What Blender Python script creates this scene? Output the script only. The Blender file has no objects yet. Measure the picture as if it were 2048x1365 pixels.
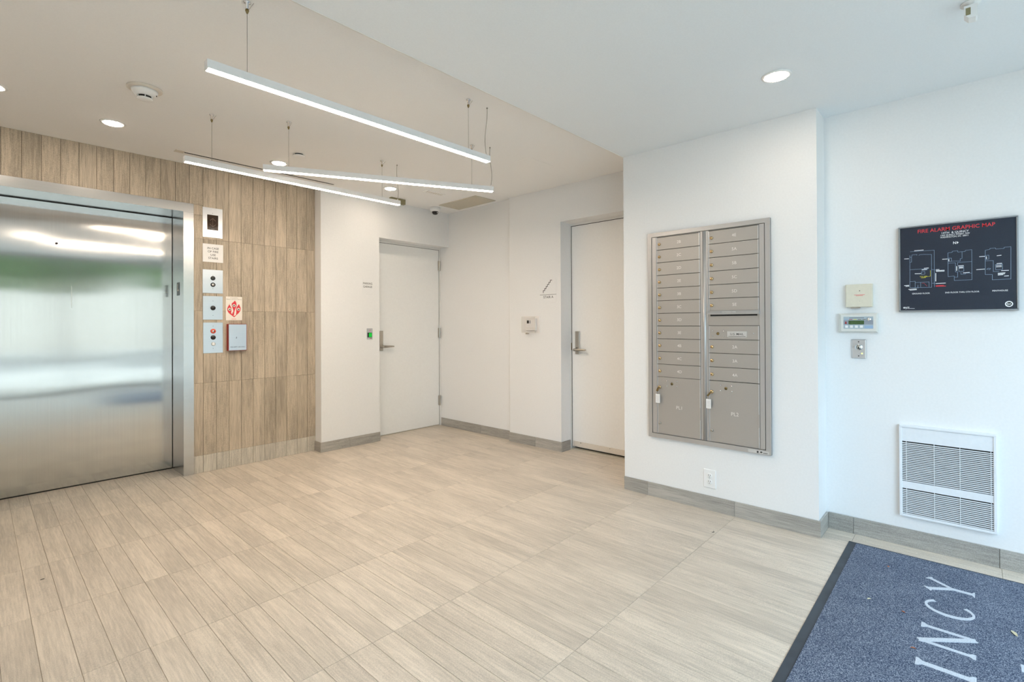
import bpy, math, random
from mathutils import Matrix, Vector
random.seed(7)

# ------------------------------------------------------------------ camera, world, light, exposure
scene = bpy.context.scene
COL = scene.collection
CAM_H = 1.22
F_PX, YAW, PITCH, ROLL, SHIFT_PX = 990.882, 42.72833, 0.24817, -0.2427, -39.2542
_a, _p, _r = (math.radians(v) for v in (YAW, PITCH, ROLL))
FWD = Vector((math.cos(_a)*math.cos(_p), math.sin(_a)*math.cos(_p), math.sin(_p)))
_R = Vector((math.sin(_a), -math.cos(_a), 0)); _U = _R.cross(FWD)
RGT = _R*math.cos(_r) + _U*math.sin(_r); UPV = -_R*math.sin(_r) + _U*math.cos(_r)
cam_data = bpy.data.cameras.new('camera')
cam = bpy.data.objects.new('camera', cam_data); COL.objects.link(cam)
cam.matrix_world = Matrix(((RGT.x, UPV.x, -FWD.x, 0), (RGT.y, UPV.y, -FWD.y, 0), (RGT.z, UPV.z, -FWD.z, CAM_H), (0, 0, 0, 1)))
cam_data.sensor_width = 36.0; cam_data.lens = F_PX*36/2048
cam_data.shift_y = SHIFT_PX/2048; cam_data.clip_start = 0.02
scene.camera = cam

world = bpy.data.worlds.new('overcast_sky'); scene.world = world
world.use_nodes = True
_bg = world.node_tree.nodes['Background']
_bg.inputs[0].default_value = (0.65, 0.84, 1.07, 1); _bg.inputs[1].default_value = 6.4

Y_FRONT = -1.5          # storefront glass behind the camera
_pl = bpy.data.lights.new('storefront_portal', 'AREA'); _pl.shape = 'RECTANGLE'; _pl.size = 4.74; _pl.size_y = 2.42
_pl.cycles.is_portal = True
_po = bpy.data.objects.new('storefront_portal', _pl); COL.objects.link(_po)
_po.location = (1.07, Y_FRONT - 0.12, 1.22); _po.rotation_euler = (math.radians(90), 0, 0)

PENDANT_E, DOWN_E = 54.0, 94.0
WARM = (1.0, 0.845, 0.69)
vs = scene.view_settings
vs.view_transform = 'Standard'; vs.look = 'None'; vs.gamma = 1.0; vs.use_curve_mapping = False
vs.exposure = 0.44
scene.cycles.use_denoising = True
scene.cycles.max_bounces = 6; scene.cycles.diffuse_bounces = 4; scene.cycles.glossy_bounces = 4
scene.cycles.use_adaptive_sampling = True; scene.cycles.adaptive_threshold = 0.06; scene.cycles.adaptive_min_samples = 16
scene.cycles.transparent_max_bounces = 16
scene.cycles.sample_clamp_indirect = 8.0
scene.cycles.caustics_reflective = False; scene.cycles.caustics_refractive = False

# ------------------------------------------------------------------ measurements of the lobby (metres)
YE, YP, YPD, YD = 4.656, 4.538, 4.694, 4.984        # tile wall, garage wall, garage door, lift door
XS1, XS2, XSD = 3.810, 3.767, 3.931                 # far side wall, stair wall, stair door
XM, XR, XL = 3.2443, 3.4436, -1.30                  # mailbox wall, right wall, left wall
YS2, YS3, YM0, YM1 = 3.516, 2.848, 1.872, 0.634
XP0, XP1 = 2.232, 2.868
ZC1, ZC2 = 2.527, 2.441
BASE_H = 0.094
YC1 = YM0                                           # step between the two ceilings

# ------------------------------------------------------------------ materials
MATS = {}
ANISO_AXIS = 'Z'
def _new(name):
    m = bpy.data.materials.new(name); m.use_nodes = True
    nt = m.node_tree
    return m, nt, nt.nodes['Principled BSDF']
def _noise(nt, vec, scale, detail=3, rough=0.55, dim='3D', w=None):
    n = nt.nodes.new('ShaderNodeTexNoise'); n.noise_dimensions = dim
    n.inputs['Scale'].default_value = scale; n.inputs['Detail'].default_value = detail; n.inputs['Roughness'].default_value = rough
    if vec is not None: nt.links.new(vec, n.inputs['Vector'])
    if w is not None: nt.links.new(w, n.inputs['W'])
    return n
def _map(nt, scale, kind='Object'):
    tc = nt.nodes.new('ShaderNodeTexCoord'); mp = nt.nodes.new('ShaderNodeMapping')
    mp.inputs['Scale'].default_value = scale
    nt.links.new(tc.outputs[kind], mp.inputs['Vector'])
    return mp.outputs['Vector']
def _ramp(nt, fac, stops):
    r = nt.nodes.new('ShaderNodeValToRGB')
    while len(r.color_ramp.elements) < len(stops): r.color_ramp.elements.new(0.5)
    for e, (p, c) in zip(r.color_ramp.elements, stops): e.position = p; e.color = (*c, 1)
    nt.links.new(fac, r.inputs['Fac']); return r.outputs['Color']
def _bump(nt, bsdf, height, strength, dist=0.001):
    b = nt.nodes.new('ShaderNodeBump'); b.inputs['Strength'].default_value = strength; b.inputs['Distance'].default_value = dist
    nt.links.new(height, b.inputs['Height']); nt.links.new(b.outputs['Normal'], bsdf.inputs['Normal'])
def plain(name, rgb, rough=0.5, metal=0.0, spec=0.5, fleck=0.04, scale=60.0, bump=0.0):
    m, nt, b = _new(name)
    n = _noise(nt, _map(nt, (1, 1, 1)), scale, 1)
    lo = tuple(max(0, c*(1-fleck)) for c in rgb); hi = tuple(min(1, c*(1+fleck)) for c in rgb)
    nt.links.new(_ramp(nt, n.outputs['Fac'], [(0.3, lo), (0.7, hi)]), b.inputs['Base Color'])
    b.inputs['Roughness'].default_value = rough; b.inputs['Metallic'].default_value = metal
    b.inputs['Specular IOR Level'].default_value = spec
    if bump: _bump(nt, b, n.outputs['Fac'], bump)
    MATS[name] = m; return m
def emit(name, rgb, strength):
    m, nt, b = _new(name)
    b.inputs['Base Color'].default_value = (*[min(0.9, c) for c in rgb], 1)
    b.inputs['Emission Color'].default_value = (*rgb, 1); b.inputs['Emission Strength'].default_value = strength
    MATS[name] = m; return m
def tile(name, base, contrast, rough):
    """Porcelain plank with a stone grain that runs along the plank (local Y)."""
    m, nt, b = _new(name)
    oi = nt.nodes.new('ShaderNodeObjectInfo')
    wv = nt.nodes.new('ShaderNodeMath'); wv.operation = 'MULTIPLY'; wv.inputs[1].default_value = 60.0
    nt.links.new(oi.outputs['Random'], wv.inputs[0])
    streak = _noise(nt, _map(nt, (38, 1.6, 38)), 1.0, 2, 0.6, '4D', wv.outputs[0])
    fine = _noise(nt, _map(nt, (150, 9, 150)), 1.0, 1, 0.6, '4D', wv.outputs[0])
    speck = _noise(nt, _map(nt, (1, 1, 1)), 300.0, 1, 0.75, '4D', wv.outputs[0])
    cloud = _noise(nt, _map(nt, (5, 2.0, 5)), 1.0, 0, 0.5, '4D', wv.outputs[0])
    def mix(a, bb, f):
        x = nt.nodes.new('ShaderNodeMix'); x.data_type = 'FLOAT'; x.inputs[0].default_value = f
        nt.links.new(a, x.inputs[2]); nt.links.new(bb, x.inputs[3]); return x.outputs[0]
    v = mix(mix(streak.outputs['Fac'], fine.outputs['Fac'], 0.55), mix(speck.outputs['Fac'], cloud.outputs['Fac'], 0.3), 0.5)
    lo = tuple(c*(1-contrast) for c in base); hi = tuple(min(1, c*(1+contrast)) for c in base)
    col = _ramp(nt, v, [(0.40, lo), (0.5, base), (0.60, hi)])
    hs = nt.nodes.new('ShaderNodeHueSaturation')
    rv = nt.nodes.new('ShaderNodeMapRange'); rv.inputs[3].default_value = 0.955; rv.inputs[4].default_value = 1.045
    nt.links.new(oi.outputs['Random'], rv.inputs[0]); nt.links.new(rv.outputs[0], hs.inputs['Value'])
    nt.links.new(col, hs.inputs['Color']); nt.links.new(hs.outputs['Color'], b.inputs['Base Color'])
    b.inputs['Roughness'].default_value = rough
    _bump(nt, b, fine.outputs['Fac'], 0.25, 0.0006)
    MATS[name] = m; return m
def steel(name, rgb, rough, grain, wavy=0.0, aniso=0.0):
    m, nt, b = _new(name)
    n = _noise(nt, _map(nt, grain), 1.0, 2, 0.5)
    lo = tuple(c*0.975 for c in rgb); hi = tuple(min(1, c*1.025) for c in rgb)
    nt.links.new(_ramp(nt, n.outputs['Fac'], [(0.3, lo), (0.7, hi)]), b.inputs['Base Color'])
    b.inputs['Metallic'].default_value = 1.0; b.inputs['Roughness'].default_value = rough
    if aniso:
        b.inputs['Anisotropic'].default_value = aniso
        tg = nt.nodes.new('ShaderNodeTangent'); tg.direction_type = 'RADIAL'; tg.axis = ANISO_AXIS
        nt.links.new(tg.outputs[0], b.inputs['Tangent'])
    if wavy:
        w = _noise(nt, _map(nt, (0.9, 1.0, 4.5)), 1.0, 1.0, 0.4)
        _bump(nt, b, w.outputs['Fac'], wavy, 0.012)
    MATS[name] = m; return m
def clear(name, tint, gloss):
    m = bpy.data.materials.new(name); m.use_nodes = True; nt = m.node_tree
    for n in list(nt.nodes): nt.nodes.remove(n)
    out = nt.nodes.new('ShaderNodeOutputMaterial'); mx = nt.nodes.new('ShaderNodeMixShader')
    tr = nt.nodes.new('ShaderNodeBsdfTransparent'); tr.inputs[0].default_value = (*tint, 1)
    gl = nt.nodes.new('ShaderNodeBsdfGlossy'); gl.inputs['Roughness'].default_value = 0.03
    mx.inputs[0].default_value = gloss; nt.links.new(tr.outputs[0], mx.inputs[1]); nt.links.new(gl.outputs[0], mx.inputs[2])
    nt.links.new(mx.outputs[0], out.inputs[0]); MATS[name] = m; return m

plain('wall_paint', (0.835, 0.833, 0.825), 0.55, fleck=0.012, scale=90)
plain('soffit_daylight_tint', (0.84, 0.88, 0.91), 0.7, fleck=0.012, scale=140)  # ceiling white with the cool daylight tint put into the colour
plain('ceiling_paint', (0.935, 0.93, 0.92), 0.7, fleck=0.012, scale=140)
plain('door_paint', (0.89, 0.885, 0.865), 0.38, fleck=0.012, scale=50)
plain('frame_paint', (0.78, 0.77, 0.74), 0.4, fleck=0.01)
tile('floor_tile', (0.59, 0.518, 0.432), 0.22, 0.42)
tile('wall_tile', (0.455, 0.378, 0.285), 0.33, 0.5)
tile('wall_foot_tile', (0.55, 0.50, 0.42), 0.30, 0.5)
tile('base_tile', (0.37, 0.35, 0.315), 0.30, 0.45)
plain('floor_grout', (0.37, 0.31, 0.235), 0.9, fleck=0.1)
plain('wall_grout', (0.09, 0.065, 0.045), 0.9, fleck=0.1)
steel('lift_steel', (0.60, 0.585, 0.565), 0.115, (160, 1, 1.2), wavy=0.14, aniso=0.85)
steel('frame_steel', (0.62, 0.61, 0.60), 0.24, (2, 2, 140))
steel('plate_steel', (0.66, 0.67, 0.69), 0.28, (4, 4, 300))
steel('satin_nickel', (0.50, 0.46, 0.40), 0.32, (60, 60, 60))
steel('chrome', (0.75, 0.75, 0.75), 0.12, (30, 30, 30))
steel('brass', (0.62, 0.45, 0.24), 0.22, (60, 60, 60))
steel('old_brass', (0.25, 0.19, 0.09), 0.35, (60, 60, 60))
steel('window_metal', (0.35, 0.36, 0.37), 0.4, (20, 20, 20))
plain('mailbox_metal', (0.44, 0.415, 0.385), 0.42, metal=0.45, fleck=0.05, scale=900)
plain('mailbox_trim', (0.50, 0.49, 0.48), 0.36, metal=0.55, fleck=0.03, scale=600)
plain('mailbox_gap', (0.055, 0.045, 0.035), 0.8)
plain('white_plastic', (0.85, 0.85, 0.84), 0.35, fleck=0.01)
plain('lamp_white', (0.80, 0.80, 0.80), 0.4, fleck=0.01)
plain('warm_plastic', (0.74, 0.68, 0.60), 0.45, fleck=0.02)
plain('beige_plastic', (0.72, 0.67, 0.54), 0.5, fleck=0.02)
plain('panel_plastic', (0.72, 0.71, 0.66), 0.45, fleck=0.02)
plain('heater_white', (0.80, 0.82, 0.84), 0.4, fleck=0.015)
plain('black_plastic', (0.012, 0.010, 0.010), 0.3, fleck=0.0)
plain('dark_slot', (0.02, 0.018, 0.015), 0.8, fleck=0.0)
plain('ink_black', (0.03, 0.027, 0.024), 0.6, fleck=0.0)
plain('ink_white', (0.86, 0.88, 0.90), 0.6, fleck=0.0)
plain('ink_pale', (0.80, 0.78, 0.74), 0.5, fleck=0.0)
plain('ink_blue', (0.32, 0.45, 0.62), 0.6, fleck=0.0)
plain('ink_yellow', (0.80, 0.75, 0.05), 0.6, fleck=0.0)
plain('ink_red', (0.72, 0.035, 0.05), 0.5, fleck=0.0)
plain('label_grey', (0.60, 0.58, 0.55), 0.5, fleck=0.0)
plain('sign_white', (0.86, 0.84, 0.82), 0.4, fleck=0.01)
plain('sticker_cream', (0.86, 0.80, 0.72), 0.5, fleck=0.01)
plain('map_black', (0.012, 0.018, 0.035), 0.35, fleck=0.6, scale=700)
plain('red_paint', (0.33, 0.015, 0.012), 0.4, fleck=0.05)
plain('amber_screen', (0.030, 0.014, 0.006), 0.12, fleck=0.3, scale=20)
plain('dim_arrow', (0.10, 0.055, 0.03), 0.5, fleck=0.0)
plain('edge_metal', (0.66, 0.68, 0.70), 0.3, metal=0.5, fleck=0.02)
plain('olive_plastic', (0.25, 0.225, 0.12), 0.5, fleck=0.05)
plain('grille_metal', (0.60, 0.55, 0.45), 0.5, fleck=0.03)
plain('cable_grey', (0.30, 0.28, 0.25), 0.5, fleck=0.0)
plain('cord_grey', (0.42, 0.39, 0.34), 0.6, fleck=0.0)
plain('mat_rubber', (0.035, 0.045, 0.060), 0.55, fleck=0.2, scale=12)
plain('leaf_pale', (0.62, 0.58, 0.40), 0.6, fleck=0.1)
plain('leaf_rust', (0.42, 0.16, 0.09), 0.6, fleck=0.1)
plain('debris', (0.05, 0.045, 0.04), 0.8)
plain('lcd_green', (0.055, 0.11, 0.035), 0.25, fleck=0.25, scale=90)
plain('lcd_face', (0.42, 0.50, 0.55), 0.35, fleck=0.02)
plain('lcd_grey', (0.30, 0.33, 0.38), 0.35, fleck=0.02)
plain('concrete', (0.40, 0.345, 0.275), 0.85, fleck=0.12, scale=4)
plain('asphalt', (0.20, 0.18, 0.15), 0.9, fleck=0.2, scale=30)
plain('pale_render', (0.48, 0.415, 0.335), 0.8, fleck=0.05, scale=3)
plain('kerb_stone', (0.70, 0.64, 0.56), 0.85, fleck=0.06, scale=8)
plain('foliage', (0.11, 0.19, 0.055), 0.7, fleck=0.5, scale=3)
plain('bark', (0.10, 0.075, 0.055), 0.9, fleck=0.3, scale=12)
plain('window_dark', (0.05, 0.06, 0.07), 0.15)
emit('pendant_glow', WARM, PENDANT_E)
emit('downlight_glow', WARM, DOWN_E)
emit('green_glow', (0.0, 0.40, 0.03), 0.38)
plain('orange_red', (0.80, 0.10, 0.05), 0.4, fleck=0.0)
emit('led_glow', (0.75, 0.95, 0.2), 1.2)
clear('store_glass', (0.95, 0.98, 0.97), 0.05)
clear('clear_guard', (0.99, 0.985, 0.98), 0.03)

def carpet():
    m, nt, b = _new('mat_carpet')
    n1 = _noise(nt, _map(nt, (1, 1, 1)), 340.0, 3, 0.75)
    n2 = _noise(nt, _map(nt, (1, 1, 1)), 7.0, 2, 0.5)
    mx = nt.nodes.new('ShaderNodeMix'); mx.data_type = 'FLOAT'; mx.inputs[0].default_value = 0.05
    nt.links.new(n1.outputs['Fac'], mx.inputs[2]); nt.links.new(n2.outputs['Fac'], mx.inputs[3])
    nt.links.new(_ramp(nt, mx.outputs[0], [(0.36, (0.014, 0.026, 0.062)), (0.50, (0.10, 0.13, 0.195)), (0.66, (0.52, 0.57, 0.66))]), b.inputs['Base Color'])
    b.inputs['Roughness'].default_value = 1.0; b.inputs['Specular IOR Level'].default_value = 0.1
    _bump(nt, b, n1.outputs['Fac'], 0.8, 0.004); MATS['mat_carpet'] = m
    m, nt, b = _new('mat_letter')
    n1 = _noise(nt, _map(nt, (1, 1, 1)), 330.0, 3, 0.7)
    nt.links.new(_ramp(nt, n1.outputs['Fac'], [(0.3, (0.36, 0.41, 0.49)), (0.62, (0.66, 0.71, 0.78))]), b.inputs['Base Color'])
    b.inputs['Roughness'].default_value = 1.0; _bump(nt, b, n1.outputs['Fac'], 0.6, 0.003); MATS['mat_letter'] = m
carpet()

# ------------------------------------------------------------------ mesh helpers
class MB:
    def __init__(s): s.v = []; s.f = []; s.sm = []
    def add(s, vs_, fs_, smooth=False):
        o = len(s.v); s.v += [tuple(p) for p in vs_]
        for f in fs_: s.f.append(tuple(i+o for i in f)); s.sm.append(smooth)
        return s
    def box(s, x0, x1, y0, y1, z0, z1):
        vs_ = [(x, y, z) for z in (z0, z1) for y in (y0, y1) for x in (x0, x1)]
        return s.add(vs_, [(0, 2, 3, 1), (4, 5, 7, 6), (0, 1, 5, 4), (2, 6, 7, 3), (0, 4, 6, 2), (1, 3, 7, 5)])
    def rbox(s, x0, x1, y0, y1, z0, z1, c=0.002):
        """box with chamfered edges on the face toward -y (the front)"""
        vs_ = [(x, y1, z) for z in (z0, z1) for x in (x0, x1)] + [(x, y0+c, z) for z in (z0, z1) for x in (x0, x1)] + \
              [(x, y0, z) for z in (z0+c, z1-c) for x in (x0+c, x1-c)]
        return s.add(vs_, [(0, 2, 3, 1), (0, 1, 5, 4), (1, 3, 7, 5), (3, 2, 6, 7), (2, 0, 4, 6),
                           (4, 5, 9, 8), (5, 7, 11, 9), (7, 6, 10, 11), (6, 4, 8, 10), (8, 9, 11, 10)])
    def prism(s, poly, d0, d1, axis='y'):
        """polygon in (x,z) extruded along y, or in (x,y) along z, or (y,z) along x"""
        n = len(poly)
        def P(a, b, d): return {'y': (a, d, b), 'z': (a, b, d), 'x': (d, a, b)}[axis]
        vs_ = [P(a, b, d0) for a, b in poly] + [P(a, b, d1) for a, b in poly]
        fs_ = [tuple(range(n)), tuple(range(2*n-1, n-1, -1))] + [(i, i+n, (i+1) % n+n, (i+1) % n) for i in range(n)]
        return s.add(vs_, fs_)
    def lathe(s, prof, n=24, axis='z', c=(0, 0, 0), smooth=True):
        """profile of (radius, height); axis is the direction of height, '-y' = out of a wall"""
        vs_ = []; fs_ = []
        for r, h in prof:
            for k in range(n):
                t = 2*math.pi*k/n; a, b = r*math.cos(t), r*math.sin(t)
                vs_.append({'z': (a, b, h), '-z': (a, -b, -h), '-y': (a, -h, b), 'x': (h, a, b)}[axis])
        for i in range(len(prof)-1):
            for k in range(n):
                k2 = (k+1) % n; fs_.append((i*n+k, i*n+k2, (i+1)*n+k2, (i+1)*n+k))
        fs_.append(tuple(range(n-1, -1, -1))); fs_.append(tuple((len(prof)-1)*n+k for k in range(n)))
        vs_ = [(x+c[0], y+c[1], z+c[2]) for x, y, z in vs_]
        return s.add(vs_, fs_, smooth)
    def cyl(s, c, r, h, axis='-y', n=16): return s.lathe([(r, 0), (r, h)], n, axis, c, smooth=False)
    def tube(s, pts, r, n=8):
        pts = [Vector(p) for p in pts]; vs_ = []; fs_ = []
        for i, p in enumerate(pts):
            d = (pts[min(i+1, len(pts)-1)]-pts[max(i-1, 0)]).normalized()
            u = d.cross(Vector((0.3, 0.9, 0.2))).normalized(); w = d.cross(u)
            for k in range(n):
                t = 2*math.pi*k/n; vs_.append(p + (u*math.cos(t)+w*math.sin(t))*r)
        for i in range(len(pts)-1):
            for k in range(n):
                k2 = (k+1) % n; fs_.append((i*n+k, i*n+k2, (i+1)*n+k2, (i+1)*n+k))
        fs_.append(tuple(range(n-1, -1, -1))); fs_.append(tuple((len(pts)-1)*n+k for k in range(n)))
        return s.add(vs_, fs_, True)
    def ring(s, c, r0, r1, h, n=32):
        """flat ring standing out of a wall by h (toward -y)"""
        return s.lathe([(r0, 0), (r1, 0), (r1, h), (r0, h), (r0, 0)][1:] + [(r0, 0)], n, '-y', c, smooth=False)
    def mesh(s, name):
        m = bpy.data.meshes.new(name); m.from_pydata(s.v, [], s.f); m.update()
        m.polygons.foreach_set('use_smooth', s.sm); return m
    def build(s, name, mat, parent=None, kind=None):
        return link(name, s.mesh(name), mat, parent, kind)
def link(name, me, mat, parent=None, kind=None):
    o = bpy.data.objects.new(name, me); COL.objects.link(o)
    if mat is not None and not me.materials: me.materials.append(MATS[mat])
    if parent is not None: o.parent = parent
    if kind: o['kind'] = kind
    return o
def struct(name, mb, mat): return mb.build(name, mat, None, 'structure')
def thing(name, label, cat, loc, rz=0.0, group=None):
    o = bpy.data.objects.new(name, None); COL.objects.link(o); o.empty_display_size = 0.05
    o.location = loc; o.rotation_euler = (0, 0, math.radians(rz))
    o['label'] = label; o['category'] = cat
    if group: o['group'] = group
    return o
def on_x_wall(name, label, cat, x, y, z, group=None): return thing(name, label, cat, (x, y, z), -90, group)   # local +x = world -Y, local -y = world -X
def on_y_wall(name, label, cat, x, y, z, group=None): return thing(name, label, cat, (x, y, z), 0, group)
def copy_tree(o, parent=None, mats=None):
    c = o.copy(); COL.objects.link(c); c.parent = parent
    for ch in list(o.children): copy_tree(ch, c)
    return c

def text(body, h, parent, mat, x=0.0, y=0.0, z=0.0, width=None, bold=0.0, depth=0.0006, name='lettering', align='CENTER', flat=False):
    """print: capital height h, baseline at z, standing on a wall (or lying flat on z)"""
    cu = bpy.data.curves.new('print', 'FONT'); cu.body = body; cu.size = 1.0; cu.align_x = align
    cu.resolution_u = 3; cu.offset = bold; cu.space_line = 1.0
    to = bpy.data.objects.new('print', cu); COL.objects.link(to)
    me = bpy.data.meshes.new_from_object(to); bpy.data.objects.remove(to); bpy.data.curves.remove(cu)
    k = h/0.69; xs = [v.co.x for v in me.vertices]
    kx = k if width is None or not xs else width/(max(xs)-min(xs))
    n = len(me.vertices)
    mb = MB(); vs_ = [(v.co.x*kx, v.co.y*k) for v in me.vertices]
    P = (lambda a, b, d: (x+a, y+b, z+d)) if flat else (lambda a, b, d: (x+a, y-d, z+b))
    fs_ = [tuple(p.vertices) for p in me.polygons]
    mb.add([P(a, b, depth) for a, b in vs_], fs_)
    bpy.data.meshes.remove(me)
    return mb.build(name, mat, parent)

_plank_cache = {}
def plank_mesh(w, l, t, mat, ch=0.0008):
    key = (round(w, 4), round(l, 4), t, mat)
    if key not in _plank_cache:
        a, b = w/2, l/2
        vs_ = [(sx*a, sy*b, -t) for sx, sy in ((-1, -1), (1, -1), (1, 1), (-1, 1))] + \
              [(sx*a, sy*b, -ch) for sx, sy in ((-1, -1), (1, -1), (1, 1), (-1, 1))] + \
              [(sx*(a-ch), sy*(b-ch), 0) for sx, sy in ((-1, -1), (1, -1), (1, 1), (-1, 1))]
        fs_ = [(3, 2, 1, 0), (0, 1, 5, 4), (1, 2, 6, 5), (2, 3, 7, 6), (3, 0, 4, 7),
               (4, 5, 9, 8), (5, 6, 10, 9), (6, 7, 11, 10), (7, 4, 8, 11), (8, 9, 10, 11)]
        me = MB().add(vs_, fs_).mesh('plank'); me.materials.append(MATS[mat]); _plank_cache[key] = me
    return _plank_cache[key]
def px(p):
    d = Vector(p)-Vector((0, 0, CAM_H)); w = d.dot(FWD)
    if w < 0.05: return None
    return (1024+F_PX*d.dot(RGT)/w, 682.5+SHIFT_PX-F_PX*d.dot(UPV)/w)

# ------------------------------------------------------------------ floor with planks
GAP = 0.0013
floor = struct('floor', MB().box(XL-0.2, 4.3, Y_FRONT-0.1, 5.2, -0.12, -0.0022), 'floor_grout')
cand = []
x_edges = [0.3504+0.09697*k for k in range(-18, 41)]
y_edges = [1.0875+0.598*j for j in range(-5, 8)]
y_edges[0] = Y_FRONT-0.1
for x0, x1 in zip(x_edges, x_edges[1:]):
    for y0, y1 in zip(y_edges, y_edges[1:]):
        if y1 < y0+0.02 or y1 < Y_FRONT-0.09: continue
        y0 = max(y0, Y_FRONT-0.1)
        xm, ym = (x0+x1)/2, (y0+y1)/2
        if xm > 3.55 and ym < 0.6: continue
        if x0 > XM and YM1+0.05 < y0 and y1 < YM0-0.05: continue
        if x0 > 4.0 or y0 > 5.0: continue
        c = [px(q) for q in ((x0, y0, 0), (x1, y0, 0), (x1, y1, 0), (x0, y1, 0))]
        area = 0.0
        if None not in c and px((xm, ym, 0)):
            xs = [q[0] for q in c]; ys = [q[1] for q in c]
            if max(xs) > 0 and min(xs) < 2048 and max(ys) > 0 and min(ys) < 1365:
                area = abs(sum(c[i][0]*c[(i+1) % 4][1]-c[(i+1) % 4][0]*c[i][1] for i in range(4)))/2
        cand.append((area, x0, x1, y0, y1))
cand.sort(key=lambda t: -t[0])
rest = MB()
for i, (area, x0, x1, y0, y1) in enumerate(cand):
    if i < 300 and area > 0:
        o = link('plank', plank_mesh(x1-x0-GAP, y1-y0-GAP, 0.012, 'floor_tile'), None, floor)
        o.location = ((x0+x1)/2, (y0+y1)/2, 0.0)
    else:
        me = plank_mesh(x1-x0-GAP, y1-y0-GAP, 0.012, 'floor_tile')
        rest.add([(v.co.x+(x0+x1)/2, v.co.y+(y0+y1)/2, v.co.z) for v in me.vertices], [tuple(p.vertices) for p in me.polygons])
if rest.f: rest.build('plank_remainder', 'floor_tile', floor, 'stuff')

# ------------------------------------------------------------------ walls
FX0, FX1 = -0.006, 1.208          # lift frame, outer
OX0, OX1 = 0.066, 1.136           # lift opening
ZF, ZI = 2.208, 2.136
wb = MB().box(XL, FX0, YE+0.010, 5.15, 0, ZC1).box(FX1, XP0+0.02, YE+0.010, 5.15, 0, ZC1).box(FX0, FX1, YE+0.010, 5.15, ZF, ZC1)
wall_back = struct('wall_back', wb, 'wall_grout')
ROT_YWALL = Matrix.Rotation(math.radians(90), 4, 'X')            # plank stands, faces -Y
def wall_plank(x0, x1, z0, z1):
    if x1-x0 < 0.012 or z1-z0 < 0.012: return
    o = link('plank', plank_mesh(x1-x0-0.0020, z1-z0-0.0013, 0.011, 'wall_tile' if z1 > 0.2 else 'wall_foot_tile'), None, wall_back)
    o.matrix_basis = Matrix.Translation(((x0+x1)/2, YE, (z0+z1)/2)) @ ROT_YWALL
rows = [0.0, 0.143, 0.7395, 1.336, 1.9325, ZC1]
for k in range(-15, 23):
    x0, x1 = 0.1108+0.09716*k, 0.1108+0.09716*(k+1)
    x0 = max(x0, XL); x1 = min(x1, XP0)
    if x1-x0 < 0.01: continue
    for z0, z1 in zip(rows, rows[1:]):
        if x0 >= FX1-0.001 or x1 <= FX0+0.001: wall_plank(x0, x1, z0, z1)
        elif x1 > FX1+0.001:
            if z1 > ZF: wall_plank(FX1, x1, z0, 2.125); wall_plank(FX1, x1, 2.125, ZF); wall_plank(x0, x1, ZF, z1)
            else: wall_plank(FX1, x1, z0, z1)
        elif x0 < FX0-0.001:
            if z1 > ZF: wall_plank(x0, FX0, z0, ZF); wall_plank(x0, x1, ZF, z1)
            else: wall_plank(x0, FX0, z0, z1)
        elif z1 > ZF: wall_plank(x0, x1, ZF, z1)

struct('wall_garage', MB().box(XP0, XP1, YP, 5.15, 0, ZC1).box(XP1, XS1, YP, 5.15, 2.128, ZC1)
       .box(XP1, 3.86, 4.80, 5.15, 0, 2.128), 'wall_paint')
struct('wall_stairs', MB().box(XS1, 4.3, YS2, 5.15, 0, ZC1).box(XS2, 4.3, YS3, YS2, 0, ZC1)
       .box(XS2, 4.3, YM0, YS3, 2.184, ZC1).box(3.99, 4.3, YM0, YS3, 0, 2.184).box(XS2, 4.3, YM0, 1.90, 0, 2.184), 'wall_paint')
struct('wall_mailbox', MB().box(XM, 4.3, YM1, YM0, 0, ZC2), 'wall_paint')
struct('wall_right', MB().box(XR, 4.3, Y_FRONT-0.1, YM1, 0, ZC2), 'wall_paint')
struct('wall_left', MB().box(XL-0.2, XL, Y_FRONT-0.1, 5.15, 0, ZC1), 'wall_paint')
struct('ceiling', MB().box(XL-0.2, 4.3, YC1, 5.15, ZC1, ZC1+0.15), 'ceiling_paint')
struct('ceiling_soffit', MB().box(XL-0.2, 4.3, Y_FRONT-0.1, YC1, ZC2, ZC1+0.15), 'soffit_daylight_tint')

struct('soffit_edge_highlight', MB().box(XL, XM, YC1-0.006, YC1+0.0008, ZC2-0.0008, ZC2), 'frame_paint')  # added strip: edge highlight along the ceiling step, put in as colour
struct('corner_edge_shade', MB().box(XS2-0.0008, XS2, YS2-0.005, YS2+0.0008, BASE_H, ZC1), 'frame_paint')  # added darker strip stands for the shading at the wall step

# ------------------------------------------------------------------ baseboards of tile pieces
BH, BT = BASE_H, 0.011
def base_x(parent, x, ya, yb):      # on a wall that faces -X
    o = link('tile', plank_mesh(BH, abs(yb-ya)-0.0016, BT-0.001, 'base_tile'), None, parent)
    o.matrix_basis = Matrix.Translation((x-BT, (ya+yb)/2, BH/2)) @ Matrix.Rotation(math.radians(-90), 4, 'Y')
def base_y(parent, y, xa, xb):      # on a wall that faces -Y
    o = link('tile', plank_mesh(BH, abs(xb-xa)-0.0016, BT-0.001, 'base_tile'), None, parent)
    R = Matrix(((0, 1, 0, 0), (0, 0, -1, 0), (-1, 0, 0, 0), (0, 0, 0, 1)))
    o.matrix_basis = Matrix.Translation(((xa+xb)/2, y-BT, BH/2)) @ R
def bed(name, *boxes):
    mb = MB()
    for b in boxes: mb.box(*b)
    return struct(name, mb, 'floor_grout')
b = bed('baseboard_mailbox', (XM-0.0015, XM, YM1-0.0015, YM0, 0, BH-0.003), (XM, XR, YM1-0.0015, YM1, 0, BH-0.003))
for ya, yb in ((YM0, 1.683), (1.683, 1.092), (1.092, YM1-BT)): base_x(b, XM, ya, yb)
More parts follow.
